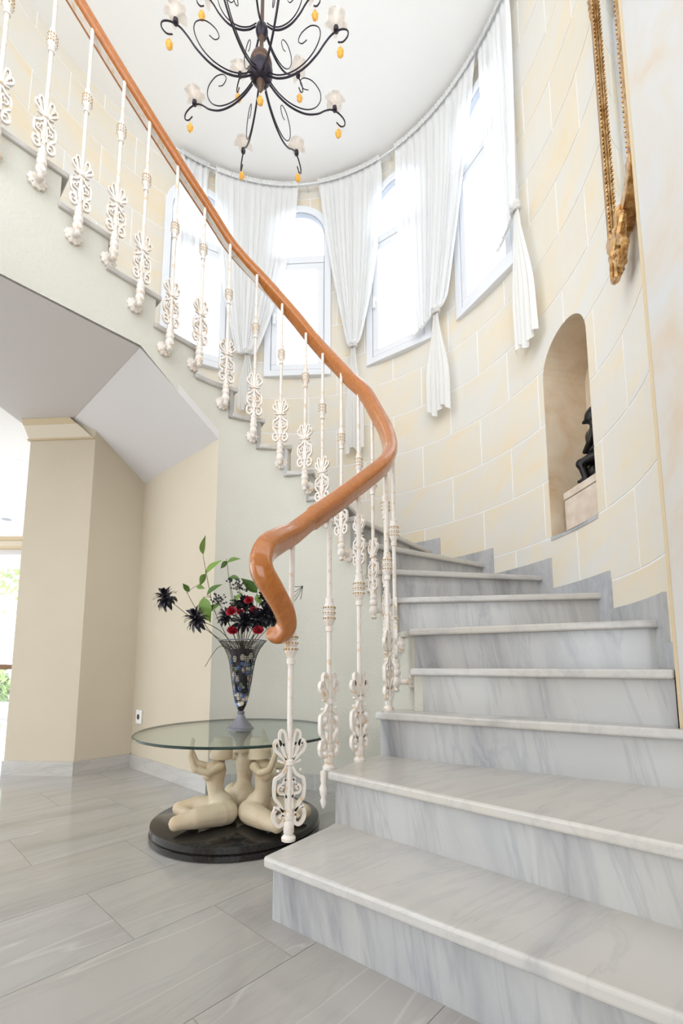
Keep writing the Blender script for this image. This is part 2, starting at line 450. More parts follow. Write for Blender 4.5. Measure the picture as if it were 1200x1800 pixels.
# ------------------------------------------------------------------ windows
def window(idx, ac, label):
    hw = R*math.sin(rad(WHALF)); rr = R*math.cos(rad(WHALF))
    root = empty('window_%d' % idx, pol(ac, rr, WZ0), (0, 0, rad(ac-90)))       # local x along the wall, y outward, z up
    struct(root, label)
    spr = WSPR - WZ0
    def band(w0, w1, y0, y1, zb0, zb1, close=True):
        """arched frame band between insets w0 and w1 from the outer outline"""
        def line(wd, zb):
            p = [(hw-wd, zb)]
            for i in range(17):
                t = PI*i/16; p.append(((hw-wd)*math.cos(t), spr + (hw-wd)*math.sin(t)))
            return p + [(-(hw-wd), zb)]
        A = line(w0, zb0); B = line(w1, zb1); n = len(A); mb = MB()
        vs = [Vector((x,y0,z)) for x,z in A] + [Vector((x,y0,z)) for x,z in B] + [Vector((x,y1,z)) for x,z in A] + [Vector((x,y1,z)) for x,z in B]
        fs = []
        for i in range(n):
            j = (i+1) % n
            fs += [(i,j,n+j,n+i), (2*n+i,3*n+i,3*n+j,2*n+j), (i,2*n+i,2*n+j,j), (n+i,n+j,3*n+j,3*n+i)]
        return mb.add(vs, fs)
    bevel(obj('frame', band(-.012, .045, -.028, .06, 0, .052), M_['pvc'], root), .004)
    obj('gasket', band(.044, .052, -.012, .03, .05, .058), M_['gasket'], root)
    bevel(obj('transom_bar', MB().box(-hw+.05, hw-.05, -.024, .05, 1.085, 1.15), M_['pvc'], root), .004)
    s = MB(); a, b, z0, z1, wd = -hw+.052, hw-.052, .058, 1.082, .052
    s.box(a, b, -.02, .045, z0, z0+wd); s.box(a, b, -.02, .045, z1-wd, z1); s.box(a, a+wd, -.02, .045, z0+wd, z1-wd); s.box(b-wd, b, -.02, .045, z0+wd, z1-wd)
    sash = bevel(obj('sash', s, M_['pvc'], root), .004)
    obj('pane', MB().box(a+wd-.004, b-wd+.004, .008, .014, z0+wd-.004, z1-wd+.004), M_['glass'], sash)
    h = MB().box(-.008, .008, -.04, -.02, 0, .03).box(-.009, .009, -.052, -.04, -.07, .03)
    obj('handle', h, M_['white'], sash, loc=(a+wd/2 if idx != 1 else b-wd/2, 0, .55))
    A = [(hw-.05, 1.15)] + [((hw-.05)*math.cos(PI*i/16), spr+(hw-.05)*math.sin(PI*i/16)) for i in range(17)] + [(-(hw-.05), 1.15)]
    n = len(A); mb = MB().add([Vector((x,.008,z)) for x,z in A] + [Vector((x,.014,z)) for x,z in A], [tuple(range(n)), tuple(range(n,2*n))[::-1]] + [(i,(i+1)%n,n+(i+1)%n,n+i) for i in range(n)])
    obj('arched_pane', mb, M_['glass'], root)
for i, (a, lb) in enumerate(zip(WINS, ['white arched window nearest the wall niche', 'white arched window between two knotted curtains', 'white arched window in the middle behind the handrail', 'white arched window on the left beside the upper balusters'])):
    window(i+1, a, lb)

# ------------------------------------------------------------------ ceilings
struct(obj('ceiling', MB().box(-3.4, 2.6, -.9, 4.2, CEIL, CEIL+.12), M_['ceil']), 'smooth off-white ceiling high above the stairwell')
cc = unit(-.735, .678)
S0 = Vector((-1.079, 2.25, SLAB)); K0 = Vector((-.73, 2.57, 2.03))
S1 = S0 + cc*1.28; K1 = K0 + cc*1.28
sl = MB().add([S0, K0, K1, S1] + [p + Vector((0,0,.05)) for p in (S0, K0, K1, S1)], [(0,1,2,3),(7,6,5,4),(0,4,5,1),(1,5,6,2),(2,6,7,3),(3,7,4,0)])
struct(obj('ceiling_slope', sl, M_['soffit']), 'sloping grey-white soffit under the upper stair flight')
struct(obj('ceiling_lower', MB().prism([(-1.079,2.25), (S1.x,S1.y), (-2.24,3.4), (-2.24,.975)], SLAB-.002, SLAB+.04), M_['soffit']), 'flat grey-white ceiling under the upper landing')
struct(obj('ceiling_room', MB().prism([(-2.24,.4), (-2.24,3.2), (-1.9,3.2), (-1.9,6.3), (-6.6,6.3), (-6.6,.4)], SLAB+.045, SLAB+.12), M_['ceil']), 'bright ceiling of the adjoining room at left')

# ------------------------------------------------------------------ stair plan
def innr(t):
    tab = [(-30,.70),(0,.69),(20,.67),(45,.655),(60,.645),(140,.645)]
    for (a, x), (b, y) in zip(tab, tab[1:]):
        if t <= b: return x + (y-x)*max(0,(t-a))/(b-a)
    return .645
SD = Vector((-.68, -.735, 0)).normalized(); SN = Vector((SD.y, -SD.x, 0))      # along the straight flight; SN points away from the well
if SN.dot(Vector((-1, 1, 0))) < 0: SN = -SN
PE = Vector((IX + .645*math.cos(rad(135)), IY + .645*math.sin(rad(135)), 0))
def inner(u, off=0.0):
    """u < 135: angle on the curve; above: 135 + metres along the straight flight.  off > 0 moves into the well"""
    if u <= 135:
        r = innr(u) - off; return Vector((IX + r*math.cos(rad(u)), IY + r*math.sin(rad(u)), 0))
    return PE + SD*(u-135) - SN*off
def hit_wall(p):
    q = Vector((p.x-OX, p.y-OY, 0)); b = q.dot(SN); c = q.dot(q) - (R-.012)**2
    return p + SN*(-b + math.sqrt(b*b - c))
UK = {4:-15.4, 5:-4, 6:14, 7:26, 8:36, 9:44, 10:55, 11:70, 12:82.7, 13:98, 14:113.3, 15:134, 16:135.244, 17:135.50, 18:135.725}
PQ = {1: (Vector((-.216,1.321,0)), Vector((1.09,.29,0))), 2: (Vector((-.048,1.577,0)), Vector((1.20,.463,0))), 3: (Vector((.13,1.826,0)), Vector((.975,1.309,0)))}
PQ[4] = (inner(UK[4], .015), Vector((.985, 1.36, 0)))
for k in range(5, 14): PQ[k] = (inner(UK[k], .015), pol(QA[k], R-.012))
PQ[14] = (inner(UK[14], .015), pol(125, R-.012))
for k in range(15, 19): p = inner(UK[k], .015); PQ[k] = (p, hit_wall(p))
ang = lambda p: deg(math.atan2(p.y-OY, p.x-OX)) % 360 if p.x < OX else deg(math.atan2(p.y-OY, p.x-OX))
def back(k):
    p, q = PQ[k]; d = (q-p).normalized(); return Vector((-d.y, d.x, 0))
stair = struct(empty('staircase', (-.05, 1.2, 0)), 'winding staircase of white and grey veined marble steps')
LEFT = {1: [(-.045,1.555)], 2: [(.03,1.70),(.10,1.80)], 3: [(.20,1.905),(.255,1.935),(.30,1.93)]}
NO = .028; TH = .03
def local(mb):
    mb.v = [(x+.05, y-1.2, z) for x, y, z in mb.v]; return mb
for k in range(1, 19):
    p, q = PQ[k]; zt = k*RISE
    poly = [p, q]
    if k < 18:
        p2, q2 = PQ[k+1]; b2 = back(k+1)*(NO+.03)
        if k >= 5:
            a0, a1 = ang(q), ang(q2)
            poly += [pol(a0+(a1-a0)*t/4, R-.012) for t in range(1, 4)]
        if k == 3: poly += [Vector((1.0,1.40,0))]
        poly += [q2 + b2] if k != 4 else [Vector((1.03,1.42,0)), pol(-22, R-.012), q2 + b2]
        if k <= 3: poly += [p2 + b2] if k < 3 else []; poly += [Vector((x,y,0)) for x,y in LEFT[k]][::-1]
        else:
            poly += [inner(UK[k+1] + (2 if UK[k+1] < 133 else .03), .0)] if False else []
            u0, u1 = UK[k], UK[k+1]
            poly += [p2 + b2*.6]
            if u1 <= 135: poly += [inner(u1 + (u0-u1)*t/4, .015) for t in range(1, 4)]
    else:
        poly += [pol(a, R-.012) for a in (170, 180, 190, 200)] + [Vector((-2.25,.95,0))]
    tr = obj('tread', local(MB().prism([(a.x, a.y) for a in poly], zt-TH, zt)), M_['tread'], stair)
    bevel(tr, .008, 3)
    # riser board
    b = back(k); d = (q-p).normalized(); ins = .03 if k > 3 else .028
    r0 = p + b*NO + d*(.0155 if k > 3 else .012); r1 = q + b*NO
    mb = MB().prism([(a.x, a.y) for a in (r0, r1, r1+b*.02, r0+b*.02)], (k-1)*RISE - (TH if k > 1 else 0), zt-TH)
    if k <= 3:                                    # closed left end of the three free-standing steps
        pts = [r0 + b*.02] + [Vector((x,y,0)) + d*.03 for x, y in LEFT[k]]
        for a, c in zip(pts, pts[1:]):
            s_ = (c-a).normalized(); nn = Vector((s_.y, -s_.x, 0))*.015
            mb.prism([(e.x, e.y) for e in (a, c, c+nn, a+nn)], (k-1)*RISE, zt-TH)
    obj('riser', local(mb), M_['riser'], stair)
    if 4 <= k <= 14:                              # stepped marble skirting on the stone wall
        a0 = ang(PQ[k][1]) - 2.3 if k > 4 else -24; a1 = ang(PQ[k+1][1]) - 2.3
        mb = curved([(a0, (k-1)*RISE+.001), (a1, (k-1)*RISE+.001), (a1, zt+.085), (a0, zt+.085)], [], R-.016, R-.002, 3)
        obj('skirting', local(mb), M_['skirt'], stair)

# ------------------------------------------------------------------ inner stringer wall (towards the well)
def bot(u):
    if u <= 123: return 0.0
    s = (u-123)/12*.135 if u <= 135 else .135 + (u-135)
    return 2.03 + min(s/.474, 1)*(SLAB-2.03)
UW = {k: (u + deg(NO/.66) if u < 133 else (135.0 + NO if u < 135 else u + NO)) for k, u in UK.items()}
us = [UK[4] + 1.0]
while us[-1] < 135 - 1e-6: us.append(min(us[-1] + 2.5, 135))
us += [135 + .08*i for i in range(1, 20)]
us += [UW[k] for k in range(4, 19)] + [123, 123.01, 135.339]
us = sorted(set(us)); mb = MB(); ptop = None
for a, b in zip(us, us[1:]):
    if b - a < 1e-5: continue
    mid = (a+b)/2; k = max([4] + [kk for kk in range(4, 19) if UW[kk] <= mid + 1e-6])
    top = k*RISE - TH; p, q = inner(a), inner(b); p2, q2 = inner(a, -.07), inner(b, -.07)
    z = Vector((0,0,1)); bm_ = mid
    za, zb = (bot(a), bot(b)) if a >= 123 else (0, 0)
    if a >= 123 and a < 123.01: za, zb = 0, 0
    f = [p+z*za, q+z*zb, q+z*top, p+z*top, p2+z*za, q2+z*zb, q2+z*top, p2+z*top]
    if ptop is not None and top > ptop + .01: mb.add([p+z*ptop, p+z*top, p2+z*top, p2+z*ptop], [(0,1,2,3)])
    ptop = top
    mb.add(f, [(0,1,2,3), (7,6,5,4), (3,2,6,7)] + ([(0,3,7,4)] if a == us[0] else []))
me = mb.mesh('wall_inner', M_['stringer'], False)
bm = bmesh.new(); bm.from_mesh(me); bmesh.ops.remove_doubles(bm, verts=bm.verts, dist=1e-5); bmesh.ops.recalc_face_normals(bm, faces=bm.faces); bm.to_mesh(me); bm.free()
me.polygons.foreach_set('use_smooth', [True]*len(me.polygons)); me.set_sharp_from_angle(angle=rad(35))
struct(inst('wall_inner', me), 'textured off-white curved wall carrying the inner side of the stair')

# ------------------------------------------------------------------ alcove walls and column
JX, LX, MX, KX = Vector((-1.455,3.235,0)), Vector((-1.69,2.967,0)), Vector((-2.155,2.997,0)), inner(123)
def wallslab(name, a, b, th, h, m, label, side=1):
    d = (b-a).normalized(); n = Vector((-d.y, d.x, 0))*th*side
    return struct(obj(name, MB().prism([(p.x,p.y) for p in (a, b, b+n, a+n)], 0, h), m), label)
wallslab('wall_alcove', KX, JX, .1, 2.36, M_['cream'], 'cream wall at the back of the alcove under the stair', -1)
struct(obj('wall_column', MB().prism([(JX.x,JX.y), (LX.x,LX.y), (MX.x,MX.y), (-2.155,3.5), (-1.35,3.5)], 0, 2.425), M_['cream']), 'square cream column beside the stair alcove')
def baseb(name, pts, m=M_['basem'], th=.012, h=.088, side=1):
    mb = MB(); ex = .004 if len(pts) < 5 else .0005
    for a, b in zip(pts, pts[1:]):
        d = (b-a).normalized(); n = Vector((-d.y, d.x, 0))*th*side
        mb.prism([(p.x,p.y) for p in (a-d*ex, b+d*ex, b+d*ex+n, a-d*ex+n)], .0, h)
    return struct(obj(name, mb, m), 'grey marble baseboard ' + {'baseboard_alcove':'along the alcove back wall','baseboard_column':'around the cream column','baseboard_inner':'along the curved stair wall'}[name])
baseb('baseboard_alcove', [JX, KX], side=-1)
baseb('baseboard_column', [MX, LX, JX], side=-1)
baseb('baseboard_inner', [inner(123 - 6*i) for i in range(0, 20)], side=1)
# crown moulding on the column
d = (MX-LX).normalized(); n = Vector((-d.y, d.x, 0)); n = n if n.y < 0 else -n
crown = struct(empty('trim_1', (LX.x, LX.y, 2.23)), 'cream and ochre crown moulding at the top of the column')
for nm, z0, z1, e0, e1, s0, mm in [('lower_band',2.236,2.248,.014,.014,.0,'crown_tan'), ('cove',2.248,2.335,.008,.034,.02,'crown'), ('upper_band',2.335,2.377,.036,.044,.12,'crown_tan')]:
    s1 = s0 + (z1-z0)*1.1
    A = [LX + d*s0 - n*.005, LX + d*s0 + n*e0, MX + d*e0 + n*e0, MX + d*e0 - n*.02]
    B = [LX + d*s1 - n*.005, LX + d*s1 + n*e1, MX + d*e1 + n*e1, MX + d*e1 - n*.02]
    mb = MB().add([p - Vector((LX.x,LX.y,0)) + Vector((0,0,z0-2.23)) for p in A] + [p - Vector((LX.x,LX.y,0)) + Vector((0,0,z1-2.23)) for p in B], [(3,2,1,0),(4,5,6,7),(0,1,5,4),(1,2,6,5),(2,3,7,6),(3,0,4,7)])
    obj(nm, mb, M_[mm], crown)

# ------------------------------------------------------------------ pier at the right with its edge strip
struct(obj('wall_right', MB().prism([(.99,1.352), (.936,.998), (2.6,.86), (2.6,1.6), (1.06,1.39)], 0, CEIL), M_['jamb']), 'pale stained plaster pier at the right edge')
struct(obj('trim_2', MB().prism([(.985,1.356), (.988,1.345), (1.0,1.35), (1.003,1.366)], .5, CEIL), M_['crown_tan']), 'thin tan edge strip beside the limestone wall')

# ------------------------------------------------------------------ unseen walls and ceiling, added to hold back light from behind
struct(obj('wall_front_blocker', MB().box(-4.5,-1.6,-2.6,-2.4,0,2.6).box(.9,2.6,-2.6,-2.4,0,2.6).box(-1.6,.9,-2.6,-2.4,2.2,2.6), M_['cream']), 'unseen cream wall with a wide doorway, added behind the viewer to cut light')
struct(obj('wall_side_blocker', MB().box(2.3,2.45,-2.4,.86,0,2.6), M_['cream']), 'unseen cream side wall added to stop light from the right')  # added out of view, closes the open right side against daylight
struct(obj('ceiling_hall_blocker', MB().box(-2.24,2.6,-2.6,.2,2.6,2.75), M_['ceil']), 'unseen low ceiling added behind the viewer to keep top light off the floor')  # added out of view, darkens floor and lower steps by blocking sky

# ------------------------------------------------------------------ adjoining room at the left: window wall and garden
win = struct(empty('window_5', (-4.5, 6.1, 0)), 'tall glazed garden door of the adjoining room')
fr = MB().box(-2.1, 2.4, 0, .1, 2.02, 2.2).box(-2.1, 2.4, 0, .1, 0, .05)
for x in (-2.1, -.62, .9, 2.3): fr.box(x, x+.07, .01, .09, .05, 2.02)
obj('frame', fr, M_['pvc'], win)
for x in (-2.03, -.55, .97): obj('pane', MB().box(x, x+1.4 if x < .9 else 2.3, .04, .05, .05, 2.02), M_['glass'], win)
struct(obj('wall_room', MB().box(-6.6, -1.9, 6.1, 6.25, 2.2, SLAB+.05), M_['soffit']), 'white wall strip above the garden door')
crn = MB().box(-6.6, -1.9, 6.02, 6.1, 2.27, 2.30).box(-6.6, -1.9, 6.0, 6.1, 2.38, 2.425)
cr2 = MB().box(-6.6, -1.9, 6.04, 6.1, 2.30, 2.38)
t3 = struct(obj('trim_3', cr2, M_['crown']), 'cream cornice above the garden door'); obj('moulding_line', crn, M_['crown_tan'], t3)
struct(obj('ground_outside', MB().box(-14, -1.9, 6.32, 16, -.2, -.03), M_['patio']), 'pale paving outside the garden door')

# ================================================================== THINGS
# ------------------------------------------------------------------ curtains
def sm(t): t = min(max(t,0),1); return t*t*(3-2*t)
def curtain(name, label, a0, a1, ka, kz, tail, mid=(0,0), sag=(0,0), e=(1.6,1.6), nf=11, r_top=.055, tail_w=3.2, knot=True, hang=None, seed=1):
    rnd = random.Random(seed); rc = R - .075
    root = empty(name, pol(ka, rc, kz if knot else hang)); tag(root, label, 'curtain', 'sheer curtains on the curved rod')
    org = root.location.copy()
    ph = [rnd.uniform(0, 6.28) for _ in range(4)]
    def fold(s): return (.75*math.sin(2*PI*nf*s + ph[0]) + .2*math.sin(2*PI*nf*1.63*s + ph[1]) + .3)*1.15 + .25*math.sin(2*PI*nf*.47*s + ph[2])
    nu, nv = 110, 46; zt = CEIL - .055; zb = kz if knot else hang
    vs = []; fs = []
    for j in range(nv+1):
        t = j/nv
        for i in range(nu+1):
            s = i/nu; top = a0 + (a1-a0)*s
            if knot:
                am = mid[0] + (mid[1]-mid[0])*s; sg = sag[0] + (sag[1]-sag[0])*s; ee = e[0] + (e[1]-e[0])*s; tau = .86
                if t < tau: q = t/tau; a = top + (am-top)*q**ee; z = zt + (zb-sg-zt)*q
                else:
                    q = (t-tau)/(1-tau); a = am + (ka-am)*q*.93; z = zb - sg*(1-q)**1.6 - abs(am-ka)*.0045*math.sin(PI*q)
                amp = .016*(.5+.5*sm(t/.15))*(1-.55*t)
            else:
                a = top; z = zt + (zb-zt)*t; amp = .016
            a += .25*math.sin(2*PI*nf*s*1.3 + ph[3] + t*2)*(1 if t > .05 else .2)
            r = rc + amp*fold(s) - (.035*t*t if knot else 0)
            if t < .04: r = rc + amp*.6*fold(s) 
            vs.append(pol(a, r, z) - org)
    for j in range(nv):
        for i in range(nu):
            k = j*(nu+1)+i; fs.append((k, k+1, k+nu+2, k+nu+1))
    me = MB().add(vs, fs).mesh('panel', M_['sheer'], 'all', fix=False); inst('panel', me, root)
    # gathered heading band over the rod
    mb = MB(); nh = 90; vs = []; fs = []
    for i in range(nh+1):
        s = i/nh; a = a0 + (a1-a0)*s; q = .010 + .004*math.sin(s*nh*2.1) 
        for dr, dz in ((-q-.012,-.045), (-q-.014,0), (-q*.3,.014), (q+.006,0), (q+.004,-.045)):
            vs.append(pol(a, rc+dr, zt+.012+dz + .003*math.sin(s*nh*1.7)) - org)
    for i in range(nh):
        for k in range(4): fs.append((i*5+k, i*5+k+1, i*5+k+6, i*5+k+5))
    inst('heading', mb.add(vs, fs).mesh('heading', M_['sheer2'], 'all', fix=False), root)
    if not knot: return root
    T = Matrix.Rotation(rad(ka-90), 4, 'Z')                   # local x along the wall
    mb = MB(); base_r = -.035
    for q in range(3):
        pts = [T @ Vector((.026*math.cos(x), base_r*0 + .03*(-1) + .024*math.sin(x), .012*(q-1) + .008*math.sin(x+q))) for x in [2*PI*i/14 for i in range(14)]]
        mb.tube(pts, [.011]*14, 7, closed=True)
    mb.ball(T @ Vector((.012,-.058,.0)), (.022,.018,.024), 10, 7)
    inst('tie', mb.mesh('tie', M_['sheer2'], True), root)
    vs = []; fs = []; nu, nv = 60, 26
    for j in range(nv+1):
        t = j/nv
        for i in range(nu+1):
            s = i/nu; wd = (.02 + (tail_w/100)*sm(t/.7))
            a = (s-.5)*2; fo = math.sin(2*PI*5*s + ph[0]) + .4*math.sin(2*PI*8.6*s + ph[1])
            drop = -tail*t - .03*t*t*math.sin(2*PI*1.5*s + ph[2])
            vs.append(T @ Vector((a*wd + .006*fo*t, -.032 + .012*fo*(.4+.6*t) + .02*t, drop)))
    for j in range(nv):
        for i in range(nu):
            k = j*(nu+1)+i; fs.append((k, k+1, k+nu+2, k+nu+1))
    inst('tail', MB().add(vs, fs).mesh('tail', M_['sheer2'], 'all', fix=False), root)
    return root
curtain('sheer_curtain', 'white sheer curtain tied at the far right beside the wall niche', 25.2, 13.6, 13.0, 3.42, .88, mid=(20.6,13.6), sag=(.11,.0), e=(2,1), nf=7, tail_w=7.5, seed=3)
curtain('sheer_curtain', 'white sheer curtain knotted between the two right-hand windows', 54.2, 25.2, 41.0, 3.32, .78, mid=(48.6,37.0), sag=(.09,-.08), e=(2.6,.9), nf=13, tail_w=8, seed=5)
curtain('sheer_curtain', 'white sheer curtain tied behind the handrail bend with long tail', 80.3, 59.2, 68.4, 3.37, .92, mid=(70.6,66.2), sag=(-.04,-.04), e=(1.3,2.2), nf=10, tail_w=6, seed=8)
curtain('sheer_curtain', 'wide white sheer curtain gathered left of the middle window', 113.4, 87.0, 102.0, 3.36, .5, mid=(105.5,99.3), sag=(.02,.0), e=(2.2,1.8), nf=12, tail_w=5, seed=11)
curtain('sheer_curtain', 'narrow white sheer panel over the leftmost window', 124.0, 115.4, 119.0, 0, 0, knot=False, hang=3.45, nf=5, seed=13)
rod = empty('curtain_rod', pol(69, R-.075, CEIL-.055)); tag(rod, 'curved white curtain rod just below the ceiling', 'rod')
inst('pole', MB().tube([pol(10 + 1.5*i, R-.075, CEIL-.055) - rod.location for i in range(80)], .008, 8).mesh('pole', M_['pvc'], True), rod)
for a in (12, 56.6, 84, 114.4, 128):
    p0, p1 = pol(a, R-.08, CEIL-.055) - rod.location, pol(a, R, CEIL-.055) - rod.location
    inst('bracket', MB().tube([p0, p1], .007, 8).mesh('bracket', M_['pvc'], True), rod)

# ------------------------------------------------------------------ stair railing
RP = [(-.226,1.392,.792),(-.192,1.385,.784),(-.166,1.365,.812),(-.172,1.325,.855),(-.200,1.285,.91),(-.228,1.268,.965),(-.222,1.300,1.025),(-.190,1.37,1.075),(-.157,1.436,1.115),(-.10,1.525,1.195),
      (-.043,1.602,1.265),(.067,1.732,1.40),(.155,1.835,1.51),(.205,1.925,1.60),(.226,2.02,1.70),(.218,2.13,1.845),(.185,2.245,2.00),(.126,2.353,2.187),(.055,2.44,2.32),(-.034,2.52,2.474),(-.155,2.59,2.66),
      (-.286,2.623,2.855),(-.40,2.63,3.0),(-.505,2.617,3.115),(-.61,2.585,3.21),(-.70,2.53,3.29),(-.795,2.44,3.395),(-.949,2.275,3.55),(-1.131,2.08,3.745),(-1.291,1.908,3.93),(-1.60,1.575,4.295)]
rail = empty('stair_railing', (-.159, 1.436, .17)); tag(rail, 'winding stair railing with varnished wooden handrail and white scrolled iron balusters', 'railing')
ro = rail.location.copy()
def sect(wd, ht, e=2.6, n=18):
    out = []
    for i in range(n):
        t = 2*PI*i/n; c, s = math.cos(t), math.sin(t)
        out.append((wd*math.copysign(abs(c)**(2/e), c), ht*math.copysign(abs(s)**(2/e), s)))
    return out
path = spline(RP, 7)[::-1]
m_ = len(path); rr = []
for i, p in enumerate(path):
    k = (m_-1-i)/7.0                                # index along RP from the volute
    r = 1.0
    if k < 9: r = 1.0 + .28*math.exp(-((k-5)/2.4)**2)
    if k < 9: r *= .86
    if k < 3: r *= .70 + .30*k/3
    if k < .6: r *= .55 + .45*k/.6
    rr.append(r)
hr = MB().tube([p - ro for p in path], rr, sec=sect(.040, .030, 3.6, 24), up=(0,0,1))
inst('handrail', hr.mesh('handrail', M_['wood'], 'all'), rail)['label'] = 'varnished reddish wooden handrail ending in a curled volute'
ch = []; 
for i, p in enumerate(path):
    if (m_-1-i)/7.0 < 12: break
    a = path[max(i-1,0)]; b = path[min(i+1,m_-1)]; t = (b-a).normalized(); up = Vector((0,0,1)); up = (up - t*up.dot(t)).normalized()
    ch.append(p - up*.0268 - ro)
inst('rail_channel', MB().tube(ch, 1.0, sec=[(-.0165,-.005),(.0165,-.005),(.0165,.005),(-.0165,.005)], up=(0,0,1)).mesh('rail_channel', M_['iron']), rail)['label'] = 'white painted iron flat bar'
def rail_z(x, y):
    best = min(path, key=lambda p: (p.x-x)**2 + (p.y-y)**2 + (0 if p.z > .98 else 9)); return best.z
def scroll_mesh():
    k = .305/880; mb = MB()
    L_ = [
        ([(8,600),(20,690),(30,770),(42,840),(62,872),(84,862),(92,822),(76,740),(48,665),(14,602)], 24),
        ([(12,596),(52,632),(88,668),(122,700),(138,744),(122,784),(94,782),(84,756),(100,740)], 26),
        ([(10,592),(34,540),(58,500),(96,474),(129,446),(129,310),(92,258),(58,196),(48,150)], 27),
        ([(48,186),(88,214),(124,216)], 22), ([(116,214),(136,166),(126,104),(88,70),(54,86),(46,124),(64,152),(86,134)], 29),
        ([(26,300),(46,330),(84,338),(100,368),(88,402),(62,404),(56,382)], 20), ([(28,302),(24,380),(28,440),(52,462)], 18), ([(62,404),(44,440),(30,462)], 16),
        ([(30,200),(26,250),(30,302)], 20), ([(20,604),(60,600),(92,612)], 18)]
    for pts, wd in L_:
        sp = [p for p in spline([(x*k, y*k, 0) for x, y in pts], 4)]
        for s in (1, -1): mb.strip([(s*p.x, p.y) for p in sp], wd*k, .013)
    for s in (1, -1):
        for x, y, r in ((100,528,13),(94,612,11),(70,372,15),(126,222,12),(104,770,12)): mb.ball((s*x*k, 0, y*k), (r*k, .0075, r*k), 8, 6)
    mb.lathe([(.010,598*k-.010),(.0155,598*k-.006),(.0155,598*k+.006),(.010,598*k+.010)], 10)
    mb.lathe([(.010,118*k),(.014,128*k),(.014,150*k),(.010,160*k)], 10)
    return mb.mesh('scroll_ornament', M_['iron'])
SCR = scroll_mesh()
KN = MB().lathe([(.009,-.062),(.013,-.06),(.0135,-.045),(.0105,-.042),(.012,-.038),(.0175,-.026),(.0205,-.02),(.0205,-.008),(.017,-.004),(.0215,0),(.0215,.01),(.017,.014),(.0205,.018),(.019,.03),(.0135,.044),(.0145,.05),(.0145,.058),(.009,.062)], 14).mesh('knop', M_['iron'], True)
bd = MB()
for z in (-.014, .005, .024):
    for i in range(12): bd.ball((.0205*math.cos(PI*i/6), .0205*math.sin(PI*i/6), z), .0036, 6, 4)
BEAD = bd.mesh('gilt_beads', M_['gilt'], True)
SLV = MB().lathe([(.006,-.045),(.012,-.042),(.016,-.034),(.011,-.026),(.014,-.02),(.021,-.008),(.023,.004),(.019,.016),(.015,.022),(.021,.03),(.0215,.046),(.016,.054),(.0195,.062),(.0195,.072),(.015,.08),(.018,.088),(.018,.098),(.011,.104),(.0115,.13)], 14).mesh('sleeve', M_['iron'], True)
COL = MB().lathe([(.021,0),(.022,.008),(.018,.013),(.0135,.018),(.016,.024),(.017,.05),(.0125,.058),(.015,.066),(.0135,.08),(.010,.09)], 14).mesh('base_collar', M_['iron'], True)
br = MB().lathe([(.013,-.02),(.0165,.0),(.012,.02),(.012,.045),(.017,.058)], 12, Matrix.Rotation(-PI/2, 4, 'X'))
nsc = 64; vs = []; fs = []
for y0, f in ((.060, 1.0), (.068, .72), (.0745, 1.0)):
    for i in range(nsc):
        t = 2*PI*i/nsc; r = (.037 + .0028*math.cos(10*t))*f; vs.append(Vector((r*math.cos(t), y0 if f < 1 else y0, r*math.sin(t))))
br.add([Vector((p.x, .062, p.z)) for p in vs[:nsc]] + [Vector((p.x, .0755, p.z)) for p in vs[:nsc]] + [Vector((p.x*.6, .055, p.z*.6)) for p in vs[:nsc]],
       [(i, (i+1) % nsc, nsc+(i+1) % nsc, nsc+i) for i in range(nsc)] + [(2*nsc+i, 2*nsc+(i+1) % nsc, (i+1) % nsc, i) for i in range(nsc)] + [tuple(range(nsc, 2*nsc)), tuple(range(2*nsc, 3*nsc))])
for i in range(4): br.ball((.026*math.cos(PI/4+i*PI/2), .057, .026*math.sin(PI/4+i*PI/2)), .004, 6, 4)
BRK = br.mesh('wall_bracket', M_['iron'], True)
def baluster(x, y, z0, yaw, standing, knop, sc_=1.0):
    top = rail_z(x, y) - .028
    b = inst('baluster', MB().lathe([(.0088, .0), (.0088, top-z0)], 10).mesh('baluster', M_['iron'], True), rail, Vector((x,y,z0)) - ro, (0,0,yaw))
    s = inst('scroll_ornament', SCR, b, (0, 0, .02 if standing else .085), scale=(sc_, 1, sc_))
    k = inst('knop', KN, b, (0, 0, knop)); inst('gilt_beads', BEAD, b, (0, 0, knop))
    if standing: inst('base_collar', COL, b)
    else: inst('sleeve', SLV, b); inst('wall_bracket', BRK, b)
    return b
def yaw_at(x, y):      # local +y points to the stair side, local x along the rail
    i = min(range(len(path)), key=lambda i: (path[i].x-x)**2 + (path[i].y-y)**2 + (0 if path[i].z > .98 else 9))
    t = path[min(i+2,len(path)-1)] - path[max(i-2,0)]; n = Vector((t.y, -t.x)).normalized()      # right of travel (downhill)
    c = Vector((IX-x, IY-y)); n = -n if n.dot(c) > 0 else n
    return math.atan2(n.y, n.x) - PI/2
for x, y, z0, kn in ((-.159,1.436,.17,.585), (-.043,1.602,.34,.53), (.067,1.732,.34,.64), (.193,1.895,.51,.60)):
    yw = yaw_at(x, y); yw = yw if (x, y) != (-.159, 1.436) else rad(18)
    b_ = baluster(x, y, z0, yw, True, kn)
    if z0 == .34 and x < 0:
        inst('drop_finial', MB().lathe([(.003,-.125),(.008,-.115),(.012,-.10),(.008,-.09),(.013,-.075),(.015,-.06),(.009,-.045),(.012,-.03),(.012,-.005),(.004,0)], 12).mesh('drop_finial', M_['iron'], True), b_, Matrix.Rotation(-yw,3,'Z') @ Vector((-.017,-.012,0)))
for t, z0 in ((-3,.62),(11,.79),(24,.965),(36,1.12),(49,1.31),(62,1.53),(73.5,1.755),(89,1.925),(105,2.084),(122,2.254)):
    p = inner(t, .0745); n = (inner(t) - p); baluster(p.x, p.y, z0, math.atan2(n.y, n.x) - PI/2, False, .665, .93)
